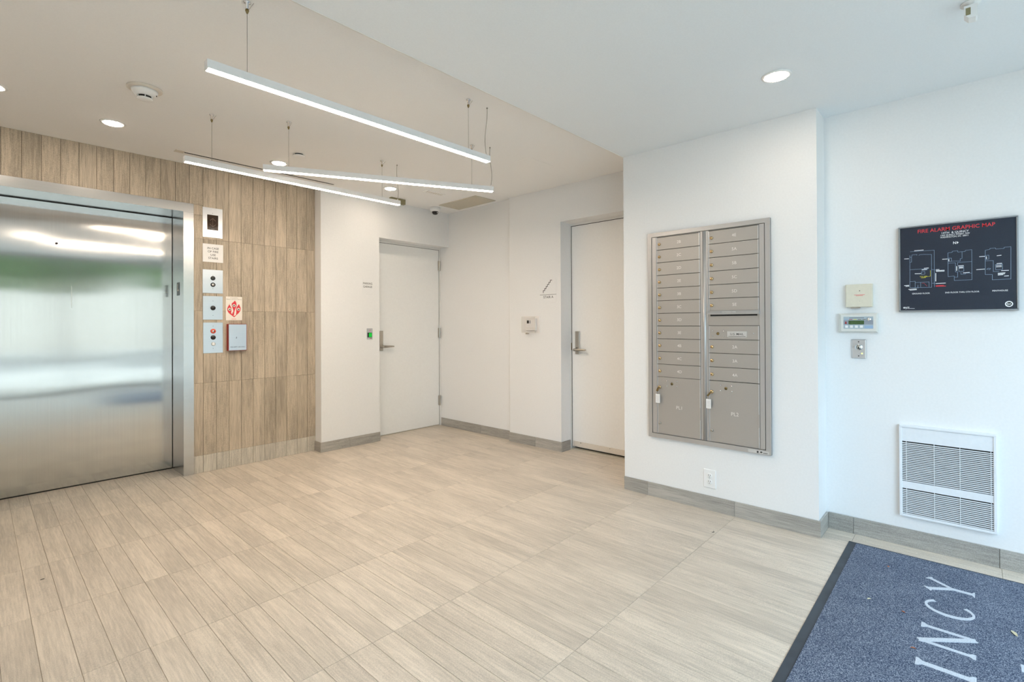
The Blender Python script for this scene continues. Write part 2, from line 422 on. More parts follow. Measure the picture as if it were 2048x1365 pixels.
base_y(b, YM1, XM, XR-BT)
b = bed('baseboard_right', (XR-0.0015, XR, Y_FRONT, YM1-BT, 0, BH-0.003))
for ya, yb in ((YM1-BT, 0.4988), (0.4988, -0.1019), (-0.1019, -0.70), (-0.70, -1.298), (-1.298, Y_FRONT)): base_x(b, XR, ya, yb)
b = bed('baseboard_stairs', (XS2-0.0015, XS2, YS3, YS2, 0, BH-0.003), (XS2, XSD-0.02, YS3-0.0015, YS3, 0, BH-0.003))
for ya, yb in ((YS2, 3.163), (3.163, YS3-BT)): base_x(b, XS2, ya, yb)
base_y(b, YS3, XS2, XSD-0.03)
b = bed('baseboard_corner', (XS1-0.0015, XS1, YS2, YPD-0.02, 0, BH-0.003))
for ya, yb in ((YPD-0.02, 3.99), (3.99, YS2)): base_x(b, XS1, ya, yb)
b = bed('baseboard_garage', (XP0, XP1, YP-0.0015, YP, 0, BH-0.003), (XP0-0.0015, XP0, YP, YE, 0, BH-0.003))
for xa, xb in ((XP0-BT, 2.5235), (2.5235, XP1)): base_y(b, YP, xa, xb)
base_x(b, XP0, YP, YE-0.001)

# ------------------------------------------------------------------ door_1: parking garage door
def hinge(parent, x, y, z, h=0.115):
    o = MB().lathe([(0.0075, 0), (0.0075, h)], 10, 'z', (x, y-0.006, z), False).lathe([(0.004, -0.006), (0.009, -0.003), (0.009, 0.0)], 10, 'z', (x, y-0.006, z)).build('hinge', 'satin_nickel', parent)
    MB().box(x-0.018, x+0.018, y-0.003, y, z, z+h).build('hinge_leaf', 'satin_nickel', o)
def lever_set(parent, cx, zc, y, hand=1, plate_w=0.042, plate_h=0.215):
    """long escutcheon with a lever that points to local +x*hand"""
    p = MB().rbox(cx-plate_w/2, cx+plate_w/2, y-0.012, y, zc-0.045, zc-0.045+plate_h, 0.003).build('lock_plate', 'satin_nickel', parent)
    MB().lathe([(0.021, 0.010), (0.021, 0.020), (0.012, 0.024), (0.012, 0.055)], 18, '-y', (cx, y, zc)).build('spindle', 'satin_nickel', p)
    L = MB()
    yy = y-0.055
    prof = [(0.0, 0.013), (0.035, 0.012), (0.08, 0.010), (0.118, 0.008), (0.128, 0.004)]
    vs_ = []; fs_ = []
    for d, hh in [(-0.012, 0.008)]+prof:
        xx = cx+hand*d
        vs_ += [(xx, yy-0.009, zc-hh), (xx, yy+0.006, zc-hh*0.9), (xx, yy+0.006, zc+hh*0.9), (xx, yy-0.009, zc+hh)]
    n = len(vs_)//4
    for i in range(n-1):
        for k in range(4): fs_.append((i*4+k, i*4+(k+1) % 4, (i+1)*4+(k+1) % 4, (i+1)*4+k))
    fs_ += [(3, 2, 1, 0), tuple((n-1)*4+k for k in range(4))]
    L.add(vs_, fs_, True); L.build('lever', 'satin_nickel', p)
    return p
d1 = MB().box(2.90, 3.785, YPD, YPD+0.044, 0.012, 2.104).build('door_1', 'door_paint', None, 'structure')
MB().box(XP1, 2.897, YPD-0.006, 4.80, 0, 2.128).box(3.788, XS1, YPD-0.006, 4.80, 0, 2.128).box(2.897, 3.788, YPD-0.006, 4.80, 2.107, 2.128).build('door_frame', 'frame_paint', d1)
MB().box(2.90, 3.785, YPD+0.004, YPD+0.060, 0.0, 0.008).build('threshold', 'grille_metal', d1)
MB().box(XP1, XS1, YPD+0.05, 4.80, 0.0, 2.128).build('door_backing', 'dark_slot', d1)
for z in (0.245, 1.055, 1.862): hinge(d1, 3.788, YPD-0.004, z)
MB().box(2.897, 3.788, YPD-0.0015, YPD, 2.1035, 2.1075).box(3.785, 3.788, YPD-0.0015, YPD, 0.012, 2.104).build('door_gap', 'dark_slot', d1)
lever_set(d1, 2.985, 0.976, YPD, 1)

# ------------------------------------------------------------------ door_2: stair door (faces -X)
d2 = bpy.data.objects.new('door_2', MB().box(0, 0.905, 0, 0.044, 0.030, 2.160).mesh('door_2')); COL.objects.link(d2)
d2.data.materials.append(MATS['door_paint']); d2['kind'] = 'structure'
d2.location = (XSD, 2.838, 0); d2.rotation_euler = (0, 0, math.radians(-90))
MB().box(-0.010, -0.003, -0.012, 0.059, 0, 2.184).box(0.908, 0.938, -0.012, 0.059, 0, 2.184).box(-0.003, 0.908, -0.012, 0.059, 2.163, 2.184).build('door_frame', 'frame_paint', d2)
MB().box(-0.003, 0.908, 0.047, 0.058, 0, 2.184).build('door_backing', 'dark_slot', d2)
MB().rbox(0.012, 0.895, -0.004, 0.0, 0.032, 0.083, 0.0015).build('door_sweep', 'warm_plastic', d2)
for xx in (0.10, 0.42, 0.78): MB().cyl((xx, -0.004, 0.074), 0.005, 0.002, '-y', 8).build('screw', 'chrome', d2)
MB().box(-0.003, 0.908, -0.020, 0.044, 0.0, 0.010).build('threshold', 'grille_metal', d2)
MB().box(-0.004, -0.001, -0.010, 0.0, 0.96, 1.03).build('strike_plate', 'old_brass', d2)
MB().box(-0.003, 0.908, -0.0015, 0.0, 2.1585, 2.1635).box(-0.003, 0.0015, -0.0015, 0.0, 0.03, 2.16).build('door_gap', 'dark_slot', d2)
lever_set(d2, 0.068, 0.968, 0.0, 1, 0.050, 0.220)

# ------------------------------------------------------------------ door_3: lift entrance
d3 = MB().box(OX0-0.01, OX1+0.01, YD, YD+0.03, 0.010, ZI+0.01).build('door_3', 'lift_steel', None, 'structure')
fr = MB()
fr.box(FX0, OX0, YE-0.006, YD+0.03, 0.0, ZI).build('jamb', 'frame_steel', d3)
j2 = MB().box(OX1, FX1, YE-0.006, YD+0.03, 0.0, ZI).build('jamb', 'frame_steel', d3)
MB().box(FX0, FX1, YE-0.006, YD+0.03, ZI+0.001, ZF).build('head', 'frame_steel', d3)
MB().box(OX0, OX1, YD+0.002, YD+0.03, 0.0, 0.010).build('sill', 'dark_slot', d3)
MB().box(OX1-0.003, OX1, YD-0.004, YD, 0.010, ZI).box(OX0, OX0+0.004, YD-0.004, YD, 0.010, ZI).box(OX0, OX1, YD-0.005, YD, ZI-0.006, ZI).build('door_gap', 'dark_slot', d3)
MB().cyl((0.4078, YD, 1.831), 0.009, 0.0015, '-y', 12).build('keyhole', 'dark_slot', d3)
MB().box(0.4905, 0.4925, YD-0.0006, YD, 1.35, 1.512).build('scratch', 'satin_nickel', d3)
pl = MB().box(OX1-0.002, OX1, 4.765, 4.839, 1.463, 1.571).build('floor_plate', 'black_plastic', j2)
def star(cx, cz, r):
    return [(cx+(r if k % 2 == 0 else r*0.42)*math.sin(k*math.pi/5), cz+(r if k % 2 == 0 else r*0.42)*math.cos(k*math.pi/5)) for k in range(10)]
MB().prism([(-y, z) for y, z in star(-4.785, 1.507, 0.010)], OX1-0.003, OX1-0.002, 'x').build('star_mark', 'sticker_cream', j2)
MB().prism([(4.820, 1.500), (4.820, 1.557), (4.813, 1.557), (4.813, 1.508), (4.790, 1.508), (4.790, 1.500)], OX1-0.003, OX1-0.002, 'x').build('letter_mark', 'sticker_cream', j2)

# ------------------------------------------------------------------ storefront behind the viewer: window_1
w1 = MB()
for x in (XL, -0.10, 1.10, 2.20, 3.36): w1.box(x, x+0.06, Y_FRONT-0.06, Y_FRONT+0.06, 0, ZC2)
w1.box(XL, XR, Y_FRONT-0.06, Y_FRONT+0.06, ZC2-0.08, ZC2).box(XL, XR, Y_FRONT-0.06, Y_FRONT+0.06, 0.0, 0.10)
win = struct('window_1', w1, 'window_metal')
for xa, xb in ((XL+0.06, -0.10), (-0.04, 1.10), (1.16, 2.20), (2.26, 3.36)):
    MB().box(xa, xb, Y_FRONT-0.004, Y_FRONT+0.004, 0.10, ZC2-0.08).build('pane', 'store_glass', win)
MB().tube([(2.34, Y_FRONT+0.06, 0.85), (2.34, Y_FRONT+0.10, 0.87), (2.34, Y_FRONT+0.10, 1.18), (2.34, Y_FRONT+0.06, 1.20)], 0.013).build('door_pull', 'chrome', win)

# ------------------------------------------------------------------ outside, seen only mirrored in the lift door
struct('ground_sidewalk', MB().box(-14, 18, -7.5, Y_FRONT-0.1, -0.20, -0.02), 'concrete')
struct('ground_street', MB().box(-14, 18, -15.5, -7.5, -0.30, -0.14), 'asphalt')
struct('ground_far_side', MB().box(-14, 18, -30, -15.5, -0.30, -0.05), 'concrete')
for y, h in ((-3.0, 0.10), (-5.2, 0.08), (-7.4, 0.06), (-15.4, 0.10)):
    struct('trim_kerb', MB().box(-8, 12, y-0.15, y, -0.03, h), 'kerb_stone')
for y in (-9.6, -12.4): struct('trim_lane_line', MB().box(-14, 18, y-0.16, y, -0.14, -0.125), 'kerb_stone')
struct('wall_opposite', MB().box(-14, 18, -24.4, -24, -0.1, 9.0), 'pale_render')
def tree(x, y, r, z0, z1, label):
    t = thing('street_tree', label, 'tree', (x, y, -0.05), 0, 'trees mirrored in the lift door')
    MB().tube([(0, 0, 0), (0.05, 0, z0*0.6), (0, 0.05, z1*0.75)], 0.14, 8).build('trunk', 'bark', t)
    rnd = random.Random(x*3+y); cr = MB()
    for k in range(1500):
        u = rnd.uniform(-1, 1); th = rnd.uniform(0, 2*math.pi); q = math.sqrt(1-u*u); rr = rnd.uniform(0.55, 1.0)
        c = Vector((r*rr*q*math.cos(th), r*rr*q*math.sin(th), (z0+z1)/2+(z1-z0)/2*rr*u))
        a = Vector((rnd.gauss(0, 1), rnd.gauss(0, 1), rnd.gauss(0, 1))).normalized()*rnd.uniform(0.15, 0.32)
        b_ = a.orthogonal().normalized()*a.length*0.6
        cr.add([c-a, c+b_, c+a, c-b_], [(0, 1, 2, 3)])
    cr.build('crown', 'foliage', t, 'stuff')
tree(-0.6, -9.5, 2.55, 2.2, 6.0, 'leafy green street tree mirrored at the left of the lift door')
tree(4.9, -9.8, 2.65, 2.3, 6.2, 'leafy green street tree mirrored near the lift jamb')
tree(2.2, -14.2, 2.4, 2.2, 7.0, 'leafy green street tree farther off, mirrored mid lift door')

# ------------------------------------------------------------------ linear pendants
def pendant(label, p0, p1):
    a, b_ = Vector(p0), Vector(p1); d = b_-a; L = d.length
    t = thing('linear_pendant', label, 'pendant light', (a.x, a.y, 2.197), 0, 'linear pendants under the ceiling')
    t.rotation_euler = (0, 0, math.atan2(d.y, d.x))
    W = 0.0175
    MB().box(0, L, -W, W, 0.003, 0.037).build('housing', 'lamp_white', t)
    MB().box(0.002, L-0.002, -W+0.0015, W-0.0015, 0.0012, 0.003).build('diffuser', 'pendant_glow', t)
    for xx in (-0.003, L): MB().box(xx, xx+0.003, -W, W, 0.001, 0.037).build('end_cap', 'lamp_white', t)
    zc = ZC1-2.197
    for xx in (0.145, L-0.160):
        MB().tube([(xx, 0, 0.037), (xx, 0, zc-0.045)], 0.0010, 6).build('suspension_cable', 'cable_grey', t)
        m = MB().lathe([(0.014, 0), (0.014, 0.004), (0.006, 0.006), (0.006, 0.030)], 16, '-z', (xx, 0, zc)).build('ceiling_anchor', 'chrome', t)
        MB().lathe([(0.0062, 0.030), (0.0075, 0.036), (0.003, 0.048)], 12, '-z', (xx, 0, zc)).build('gripper', 'old_brass', m)
        MB().tube([(xx+0.004, 0, zc-0.034), (xx+0.010, -0.006, zc-0.022), (xx+0.020, -0.016, zc-0.004)], 0.0009, 5).build('cable_tail', 'cable_grey', m)
    xx = L-0.012; sg = 1 if L > 1.51 else -1
    pts = [(xx-0.002+0.010*math.sin(k/10*math.pi*1.7)*sg*(1-0.3*k/10), 0.004*math.sin(k/3), 0.037+(zc-0.037)*k/10) for k in range(11)]
    MB().tube(pts, 0.0021, 6).build('power_cord', 'cord_grey', t)
    MB().lathe([(0.005, 0), (0.005, 0.006)], 10, '-z', (pts[-1][0], pts[-1][1], zc)).build('cord_grommet', 'cable_grey', t)
    MB().lathe([(0.005, 0.037), (0.004, 0.049)], 8, 'z', (xx-0.002, 0, 0)).build('cord_gland', 'lamp_white', t)
    return t
pendant('white linear LED pendant nearest the viewer, highest in the picture', (0.600, 2.140), (2.108, 2.138))
pendant('white linear LED pendant running along in front of the wood-look wall, lowest in the picture', (0.850, 3.452), (2.366, 3.446))
pendant('white linear LED pendant set askew between the two parallel ones', (1.240, 3.285), (2.602, 2.594))

# ------------------------------------------------------------------ ceiling fittings
def downlight(label, x, y, z, r=0.068):
    t = thing('downlight', label, 'downlight', (x, y, z), 0, 'recessed ceiling downlights')
    MB().lathe([(r*0.70, 0.001), (r*0.74, 0.006), (r*0.97, 0.004), (r, 0.0)], 32, '-z').build('trim_ring', 'white_plastic', t)
    MB().lathe([(r*0.72, 0.0035), (r*0.72, 0.0068)], 32, '-z').build('lens', 'downlight_glow', t)
    return t
downlight('round warm downlight in the lower ceiling above the mailboxes', 2.689, 0.695, ZC2)
downlight('round warm downlight over the lift door frame, below the smoke detector', 0.601, 4.054, ZC1)
downlight('round warm downlight cut by the left edge of the picture', 0.055, 3.90, ZC1)
downlight('round warm downlight just behind the left end of the askew pendant', 1.663, 4.091, ZC1)
downlight('round warm downlight near the garage wall, beside the small ceiling grille', 2.709, 4.087, ZC1)
downlight('round warm downlight left of the lift, outside the picture', -0.55, 4.05, ZC1)
downlight('round warm downlight over the left of the lobby, outside the picture', -0.45, 2.45, ZC1)
downlight('round warm downlight in the lower ceiling above the viewer, outside the picture', 0.50, 0.695, ZC2)

t = thing('smoke_detector', 'off-white round smoke detector on the ceiling above the lift', 'smoke detector', (0.633, 3.338, ZC1))
MB().lathe([(0.082, 0), (0.082, 0.006), (0.074, 0.012)], 36, '-z').build('base_ring', 'warm_plastic', t)
MB().lathe([(0.062, 0.012), (0.060, 0.022), (0.046, 0.040), (0.036, 0.044)], 36, '-z').build('body', 'white_plastic', t)
MB().lathe([(0.033, 0.044), (0.033, 0.055)], 28, '-z').build('sensor_mesh', 'dark_slot', t)
MB().lathe([(0.037, 0.055), (0.036, 0.060), (0.015, 0.064)], 28, '-z').build('cap', 'white_plastic', t)
for k in range(6):
    th = k*math.pi/3+0.4; MB().tube([(0.0345*math.cos(th), 0.0345*math.sin(th), -0.043), (0.0355*math.cos(th), 0.0355*math.sin(th), -0.056)], 0.0025, 6).build('rib', 'white_plastic', t)
MB().lathe([(0.0022, 0.030), (0.0022, 0.036)], 8, '-z', (0.050, -0.020, 0)).build('indicator', 'dark_slot', t)

t = thing('slot_diffuser', 'long thin black slot air diffuser in the ceiling along the wood-look wall', 'air diffuser', (1.63, 4.357, ZC1))
MB().box(-0.560, 0.65, -0.022, -0.009, -0.0006, 0.0).box(-0.560, 0.65, 0.009, 0.022, -0.0006, 0.0).build('flange', 'ceiling_paint', t)
MB().box(-0.560, 0.64, -0.009, 0.009, -0.0016, 0.0).build('slot', 'dark_slot', t)
MB().box(-0.62, -0.560, -0.030, 0.030, -0.0025, 0.0).build('end_plate', 'warm_plastic', t)

t = thing('sprinkler_cover', 'flat round sprinkler cover plate on the ceiling left of the askew pendant', 'sprinkler', (1.685, 3.776, ZC1))
MB().lathe([(0.030, 0.0), (0.030, 0.010)], 28, '-z').build('gap_ring', 'dark_slot', t)
MB().lathe([(0.041, 0.010), (0.041, 0.013), (0.038, 0.015)], 32, '-z').build('cover_plate', 'ceiling_paint', t)

def ceil_grille(label, name, x0, x1, y0, y1, n, along, mat):
    t = thing(name, label, 'air grille', ((x0+x1)/2, (y0+y1)/2, ZC1)); hx, hy = (x1-x0)/2, (y1-y0)/2; f = min(0.022, hx*0.25, hy*0.25)
    MB().box(-hx, hx, -hy, -hy+f, -0.006, 0).box(-hx, hx, hy-f, hy, -0.006, 0).box(-hx, -hx+f, -hy+f, hy-f, -0.006, 0).box(hx-f, hx, -hy+f, hy-f, -0.006, 0).build('frame', mat, t)
    MB().box(-hx+f, hx-f, -hy+f, hy-f, -0.0006, 0).build('duct_backing', 'dark_slot' if along == 'x' else 'olive_plastic', t)
    for k in range(n):
        if along == 'y':
            x = -hx+f+(2*hx-2*f)*(k+0.5)/n; MB().prism([(x-0.0060, -0.001), (x-0.0045, -0.001), (x+0.0045, -0.0055), (x+0.003, -0.0055)], -hy+f, hy-f, 'y').build('blade', mat, t)
        else:
            y = -hy+f+(2*hy-2*f)*(k+0.5)/n; MB().prism([(y-0.004, -0.001), (y-0.002, -0.001), (y+0.004, -0.0055), (y+0.002, -0.0055)], -hx+f, hx-f, 'x').build('blade', mat, t)
    return t
ceil_grille('large olive-grey return air grille on the ceiling in the corner by the garage door', 'return_grille', 3.452, 3.742, 3.685, 4.275, 24, 'y', 'grille_metal')
t = thing('slotted_vent', 'small slotted vent on the ceiling between the camera and the askew pendant', 'air grille', (3.105, 3.914, ZC1), 0)
MB().box(-0.11, 0.11, -0.035, 0.035, -0.004, 0).build('plate', 'ceiling_paint', t)
for k in range(9):
    x = -0.088+k*0.022; MB().prism([(x-0.006, -0.022), (x+0.002, -0.022), (x+0.006, 0.022), (x-0.002, 0.022)], -0.0046, -0.004, 'z').build('slot', 'grille_metal', t)

t = thing('dome_camera', 'white ceiling security camera with a black dome beside the garage door corner', 'security camera', (3.50, 4.40, ZC1))
MB().lathe([(0.058, 0.0), (0.058, 0.028), (0.050, 0.044), (0.040, 0.048)], 32, '-z').build('housing', 'white_plastic', t)
MB().lathe([(0.037, 0.046), (0.035, 0.060), (0.027, 0.074), (0.012, 0.081)], 28, '-z').build('dome', 'black_plastic', t)
MB().lathe([(0.008, 0.0), (0.008, 0.004)], 12, '-y', (0.004, -0.031, -0.060)).build('lens', 'chrome', t)

t = thing('exit_fixture', 'small olive ceiling box half hidden behind the right end of the lowest pendant', 'fixture', (2.97, 4.372, ZC1))
MB().box(-0.075, 0.030, -0.018, 0.018, -0.014, 0).build('canopy', 'olive_plastic', t)
MB().rbox(0.020, 0.100, -0.022, 0.022, -0.052, 0.0, 0.004).build('box', 'olive_plastic', t)

t = thing('access_panel', 'flush square access panel faintly outlined on the ceiling above the stair door', 'access panel', (3.11, 2.65, ZC1))
MB().box(-0.145, 0.145, -0.12, 0.12, -0.0012, 0.0).build('panel', 'ceiling_paint', t)

t = thing('motion_sensor', 'grey-white sensor hanging from the ceiling, cut by the top edge at the right', 'sensor', (2.583, -0.010, ZC2))
MB().lathe([(0.030, 0), (0.030, 0.008), (0.012, 0.010), (0.012, 0.02)], 24, '-z').build('mount', 'white_plastic', t)
MB().prism([(-0.019, -0.062), (-0.014, -0.068), (0.006, -0.066), (0.019, -0.050), (0.019, -0.018), (-0.019, -0.018)], -0.024, 0.024, 'x').build('housing', 'white_plastic', t)
MB().box(-0.0252, -0.024, 0.0, 0.014, -0.055, -0.028).build('lens', 'olive_plastic', t)

# ------------------------------------------------------------------ plates and signs on the tile wall
def plate(name, label, cat, x0, x1, z0, z1, y=YE, mat='plate_steel', group=None, th=0.003, part='plate'):
    t = on_y_wall(name, label, cat, (x0+x1)/2, y, z0, group)
    MB().rbox(-(x1-x0)/2, (x1-x0)/2, -th, 0, 0, z1-z0, 0.001).build(part, mat, t)
    return t
def screw(t, x, z, y=-0.003, r=0.0022): MB().lathe([(r, 0), (r*0.6, 0.0010)], 8, '-y', (x, y, z)).build('screw', 'dark_slot', t)
t = plate('hall_lantern', 'brushed steel lift direction indicator with a dark screen, topmost of the column', 'lift indicator', 1.2731, 1.4221, 1.950, 2.199)
MB().rbox(-0.041, 0.041, -0.0045, -0.003, 0.0637, 0.190, 0.001).build('screen', 'amber_screen', t)
ar = MB()
for zz, s in ((0.152, 1), (0.100, -1)):
    ar.prism([(-0.024, zz-0.010*s), (0, zz+0.012*s), (0.024, zz-0.010*s), (0.020, zz-0.013*s), (0, zz+0.006*s), (-0.020, zz-0.013*s)], -0.0052, -0.0045)
ar.box(-0.0015, 0.0015, -0.0052, -0.0045, 0.095, 0.158); ar.build('arrow', 'dim_arrow', t)
screw(t, 0, 0.205); screw(t, 0, 0.044)
t = plate('fire_stairs_sign', 'white sign reading IN CASE OF FIRE USE STAIRS beside the lift', 'sign', 1.2735, 1.4264, 1.744, 1.8955, mat='sign_white')
for k, s in enumerate(('IN CASE', 'OF FIRE', 'USE', 'STAIRS')): text(s, 0.0165, t, 'ink_black', 0, -0.003, 0.108-k*0.0275, bold=0.004)
t = plate('key_switch_plate', 'bright steel plate with two black-ringed key switches below the fire sign', 'switch plate', 1.2724, 1.4241, 1.484, 1.681)
MB().lathe([(0.018, 0), (0.018, 0.004), (0.014, 0.007)], 24, '-y', (0, -0.003, 0.126)).build('speaker_button', 'black_plastic', t)
for k in range(5): MB().cyl((0.007*math.cos(k*1.257), -0.0095, 0.126+0.007*math.sin(k*1.257)), 0.0016, 0.0008, '-y', 6).build('pin', 'chrome', t)
MB().lathe([(0.018, 0), (0.018, 0.004), (0.012, 0.005)], 24, '-y', (0, -0.003, 0.0715)).build('key_ring', 'black_plastic', t)
MB().lathe([(0.0105, 0.005), (0.0105, 0.008)], 20, '-y', (0, -0.003, 0.0715)).build('key_core', 'chrome', t)
MB().box(-0.001, 0.001, -0.0118, -0.011, 0.0665, 0.0765).build('key_slot', 'dark_slot', t)
screw(t, 0, 0.150); screw(t, 0, 0.040)
t = plate('single_button_plate', 'grey steel plate with one round black button in the lift column', 'switch plate', 1.2743, 1.4226, 1.2624, 1.4604)
MB().lathe([(0.019, 0), (0.019, 0.004), (0.016, 0.008)], 28, '-y', (0, -0.003, 0.0985)).build('button', 'black_plastic', t)
screw(t, 0, 0.158); screw(t, 0, 0.036)
t = plate('call_button_plate', 'tall steel lift call plate with red ring, black and white buttons, lowest of the column', 'call button', 1.2755, 1.4233, 0.9837, 1.2392)
MB().lathe([(0.020, 0), (0.020, 0.004), (0.017, 0.006)], 28, '-y', (0, -0.003, 0.183)).build('red_ring', 'orange_red', t)
MB().lathe([(0.0095, 0.006), (0.0095, 0.008)], 20, '-y', (0, -0.003, 0.183)).build('key_core', 'chrome', t)
MB().lathe([(0.019, 0), (0.019, 0.004), (0.016, 0.008)], 28, '-y', (0, -0.003, 0.130)).build('black_button', 'black_plastic', t)
MB().lathe([(0.0155, 0), (0.0155, 0.003)], 24, '-y', (0.001, -0.003, 0.0755)).build('button_collar', 'satin_nickel', t)
MB().lathe([(0.0135, 0.003), (0.0135, 0.005), (0.011, 0.007)], 24, '-y', (0.001, -0.003, 0.0755)).build('white_button', 'white_plastic', t)
screw(t, 0, 0.040); screw(t, 0, 0.226)

t = on_y_wall('fire_sticker', 'cream sticker with a three-flame red emblem beside the lift buttons', 'sticker', 1.5112, YE, 1.2584)
MB().box(-0.064, 0.064, -0.001, 0, 0, 0.203).build('card', 'sticker_cream', t)
FLAMES = [[(268,178),(292,215),(302,258),(298,305),(282,350),(262,400),(252,450),(248,495),(230,508),(212,485),(212,452),(232,425),(232,385),(215,340),(198,295),(196,262),(205,235),(240,208)],
          [(155,240),(150,265),(165,295),(190,335),(196,370),(190,410),(182,450),(150,468),(118,432),(102,395),(101,355),(115,315),(135,285)],
          [(357,252),(372,290),(392,330),(396,368),(386,402),(352,452),(290,495),(298,440),(296,380),(304,330),(330,290)]]
def card(p): return ((p[0]-250)/356*0.128, (612-p[1])/520*0.203)
for fl_ in FLAMES: MB().prism([card(p) for p in fl_], -0.0016, -0.001).build('flame', 'ink_red', t)
for cx, cz in ((-0.0011, 0.1265), (-0.0352, 0.0937), (0.0349, 0.0945)):
    d = MB().lathe([(0.0125, 0.0017), (0.0125, 0.0022)], 24, '-y', (cx, 0, cz)).build('disc', 'sticker_cream', t)
    MB().prism([(cx-0.006, cz-0.004), (cx+0.004, cz-0.005), (cx+0.007, cz+0.003), (cx-0.002, cz+0.005)], -0.0026, -0.0022).build('pictogram', 'ink_black', t)
MB().prism([card(p) for p in ((148,466),(182,450),(249,520),(300,490),(352,452),(300,500),(250,546))], -0.0015, -0.001).build('stem_line', 'ink_red', t)
text('In Case Of Fire', 0.0065, t, 'ink_black', 0, -0.001, 0.189)
text('Elevators Are Out of Service', 0.0065, t, 'ink_black', 0, -0.001, 0.177, width=0.118)
MB().box(-0.020, 0.016, -0.0014, -0.001, 0.0085, 0.0115).build('small_print', 'ink_red', t)

t = on_y_wall('fire_key_box', 'red fire department key box with a steel front, right of the lift call plate', 'key box', 1.526, YE, 0.998)
MB().box(-0.0735, 0.0735, -0.040, 0, 0, 0.228).build('body', 'red_paint', t)
MB().rbox(-0.0700, 0.0700, -0.0435, -0.040, 0.003, 0.225, 0.001).build('front_plate', 'plate_steel', t)
MB().prism([(-0.014, 0.103), (-0.010, 0.104), (-0.007, 0.118), (-0.010, 0.119)][::-1], -0.0440, -0.0435).build('key_slot', 'dark_slot', t)
text('FIRE DEPT. USE ONLY', 0.0085, t, 'ink_black', 0, -0.0435, 0.027, width=0.118)

# ------------------------------------------------------------------ garage wall: sign and exit button
t = on_y_wall('garage_sign', 'white sign reading PARKING GARAGE beside the garage door', 'sign', 2.730, YP, 1.527)
MB().rbox(-0.062, 0.062, -0.0025, 0, 0, 0.150, 0.001).build('panel', 'wall_paint', t)
for k, s in enumerate(('PARKING', 'GARAGE')): text(s, 0.0205, t, 'ink_black', 0, -0.0025, 0.100-k*0.033, width=0.104-k*0.002, bold=0.004)
t = on_y_wall('exit_button', 'lit green exit button on a small steel plate left of the garage door', 'exit button', 2.752, YP, 1.063)
MB().rbox(-0.033, 0.033, -0.0035, 0, 0, 0.113, 0.001).build('plate', 'plate_steel', t)
MB().box(-0.026, 0.024, -0.006, -0.0035, 0.020, 0.070).build('bezel', 'black_plastic', t)
MB().rbox(-0.012, 0.022, -0.010, -0.006, 0.024, 0.066, 0.002).build('button', 'green_glow', t)
MB().cyl((0.004, -0.0035, 0.094), 0.004, 0.001, '-y', 10).build('indicator', 'ink_red', t)
MB().box(0.002, 0.022, -0.0041, -0.0035, 0.007, 0.013).build('print_mark', 'old_brass', t)

# ------------------------------------------------------------------ stair wall: sign and thermostat
t = on_x_wall('stair_sign', 'white sign reading STAIR A with a zigzag stair symbol beside the stair door', 'sign', XS2, 3.001, 1.420)
MB().rbox(-0.102, 0.102, -0.0025, 0, 0, 0.235, 0.001).build('panel', 'wall_paint', t)
zz = []; n = 6; sx, sz = 0.0175, 0.0195; x, z = -0.058, 0.100
up = [(x, z)]
for k in range(n):
    z += sz; up.append((x, z)); x += sx; up.append((x, z))
lo_ = [(a+0.006, b2-0.007) for a, b2 in up]
zm = MB()
for k in range(len(up)-1):
    (xa, za), (xb, zb) = up[k], up[k+1]
    zm.box(min(xa, xb)-0.003, max(xa, xb)+0.003, -0.0033, -0.0025, min(za, zb)-0.003, max(za, zb)+0.003)
zm.build('stair_symbol', 'ink_black', t)
MB().box(-0.101, 0.101, -0.0033, -0.0025, 0.0775, 0.0805).build('rule', 'ink_black', t)
text('STAIR A', 0.023, t, 'ink_black', 0.004, -0.0025, 0.044, width=0.122, bold=0.004)

t = on_x_wall('thermostat', 'beige thermostat inside a clear locking guard below the stair sign', 'thermostat', XS2, 3.205, 1.128)
MB().rbox(-0.066, 0.064, -0.024, 0, 0.022, 0.138, 0.004).build('body', 'sign_white', t)
MB().box(-0.050, -0.022, -0.0248, -0.024, 0.092, 0.122).build('display', 'ink_black', t)
MB().box(-0.016, -0.002, -0.0248, -0.024, 0.092, 0.122).build('keypad', 'lcd_grey', t)
MB().box(-0.060, 0.058, -0.0248, -0.024, 0.044, 0.047).build('cover_seam', 'warm_plastic', t)
g = MB(); X0, X1, Z0, Z1, D = -0.088, 0.088, 0.0, 0.160, -0.062
g.box(X0, X1, D, D+0.002, Z0, Z1); g.box(X0, X0+0.003, D, 0, Z0, Z1); g.box(X1-0.003, X1, D, 0, Z0, Z1); g.box(X0, X1, D, 0, Z0, Z0+0.003); g.box(X0, X1, D, 0, Z1-0.003, Z1)
g.build('guard', 'clear_guard', t)
MB().box(X0-0.010, X1+0.010, -0.004, 0, -0.008, Z1+0.008).build('guard_base', 'sign_white', t)
e = MB()
for xx in (X0, X1-0.004): e.box(xx, xx+0.004, D-0.001, D+0.004, Z0, Z1)
for z0 in (Z0, Z1-0.004): e.box(X0, X1, D-0.001, D+0.004, z0, z0+0.004)
e.build('guard_edge', 'panel_plastic', t)
MB().box(-0.045, -0.015, -0.050, -0.030, -0.014, 0.0).build('lock', 'satin_nickel', t)

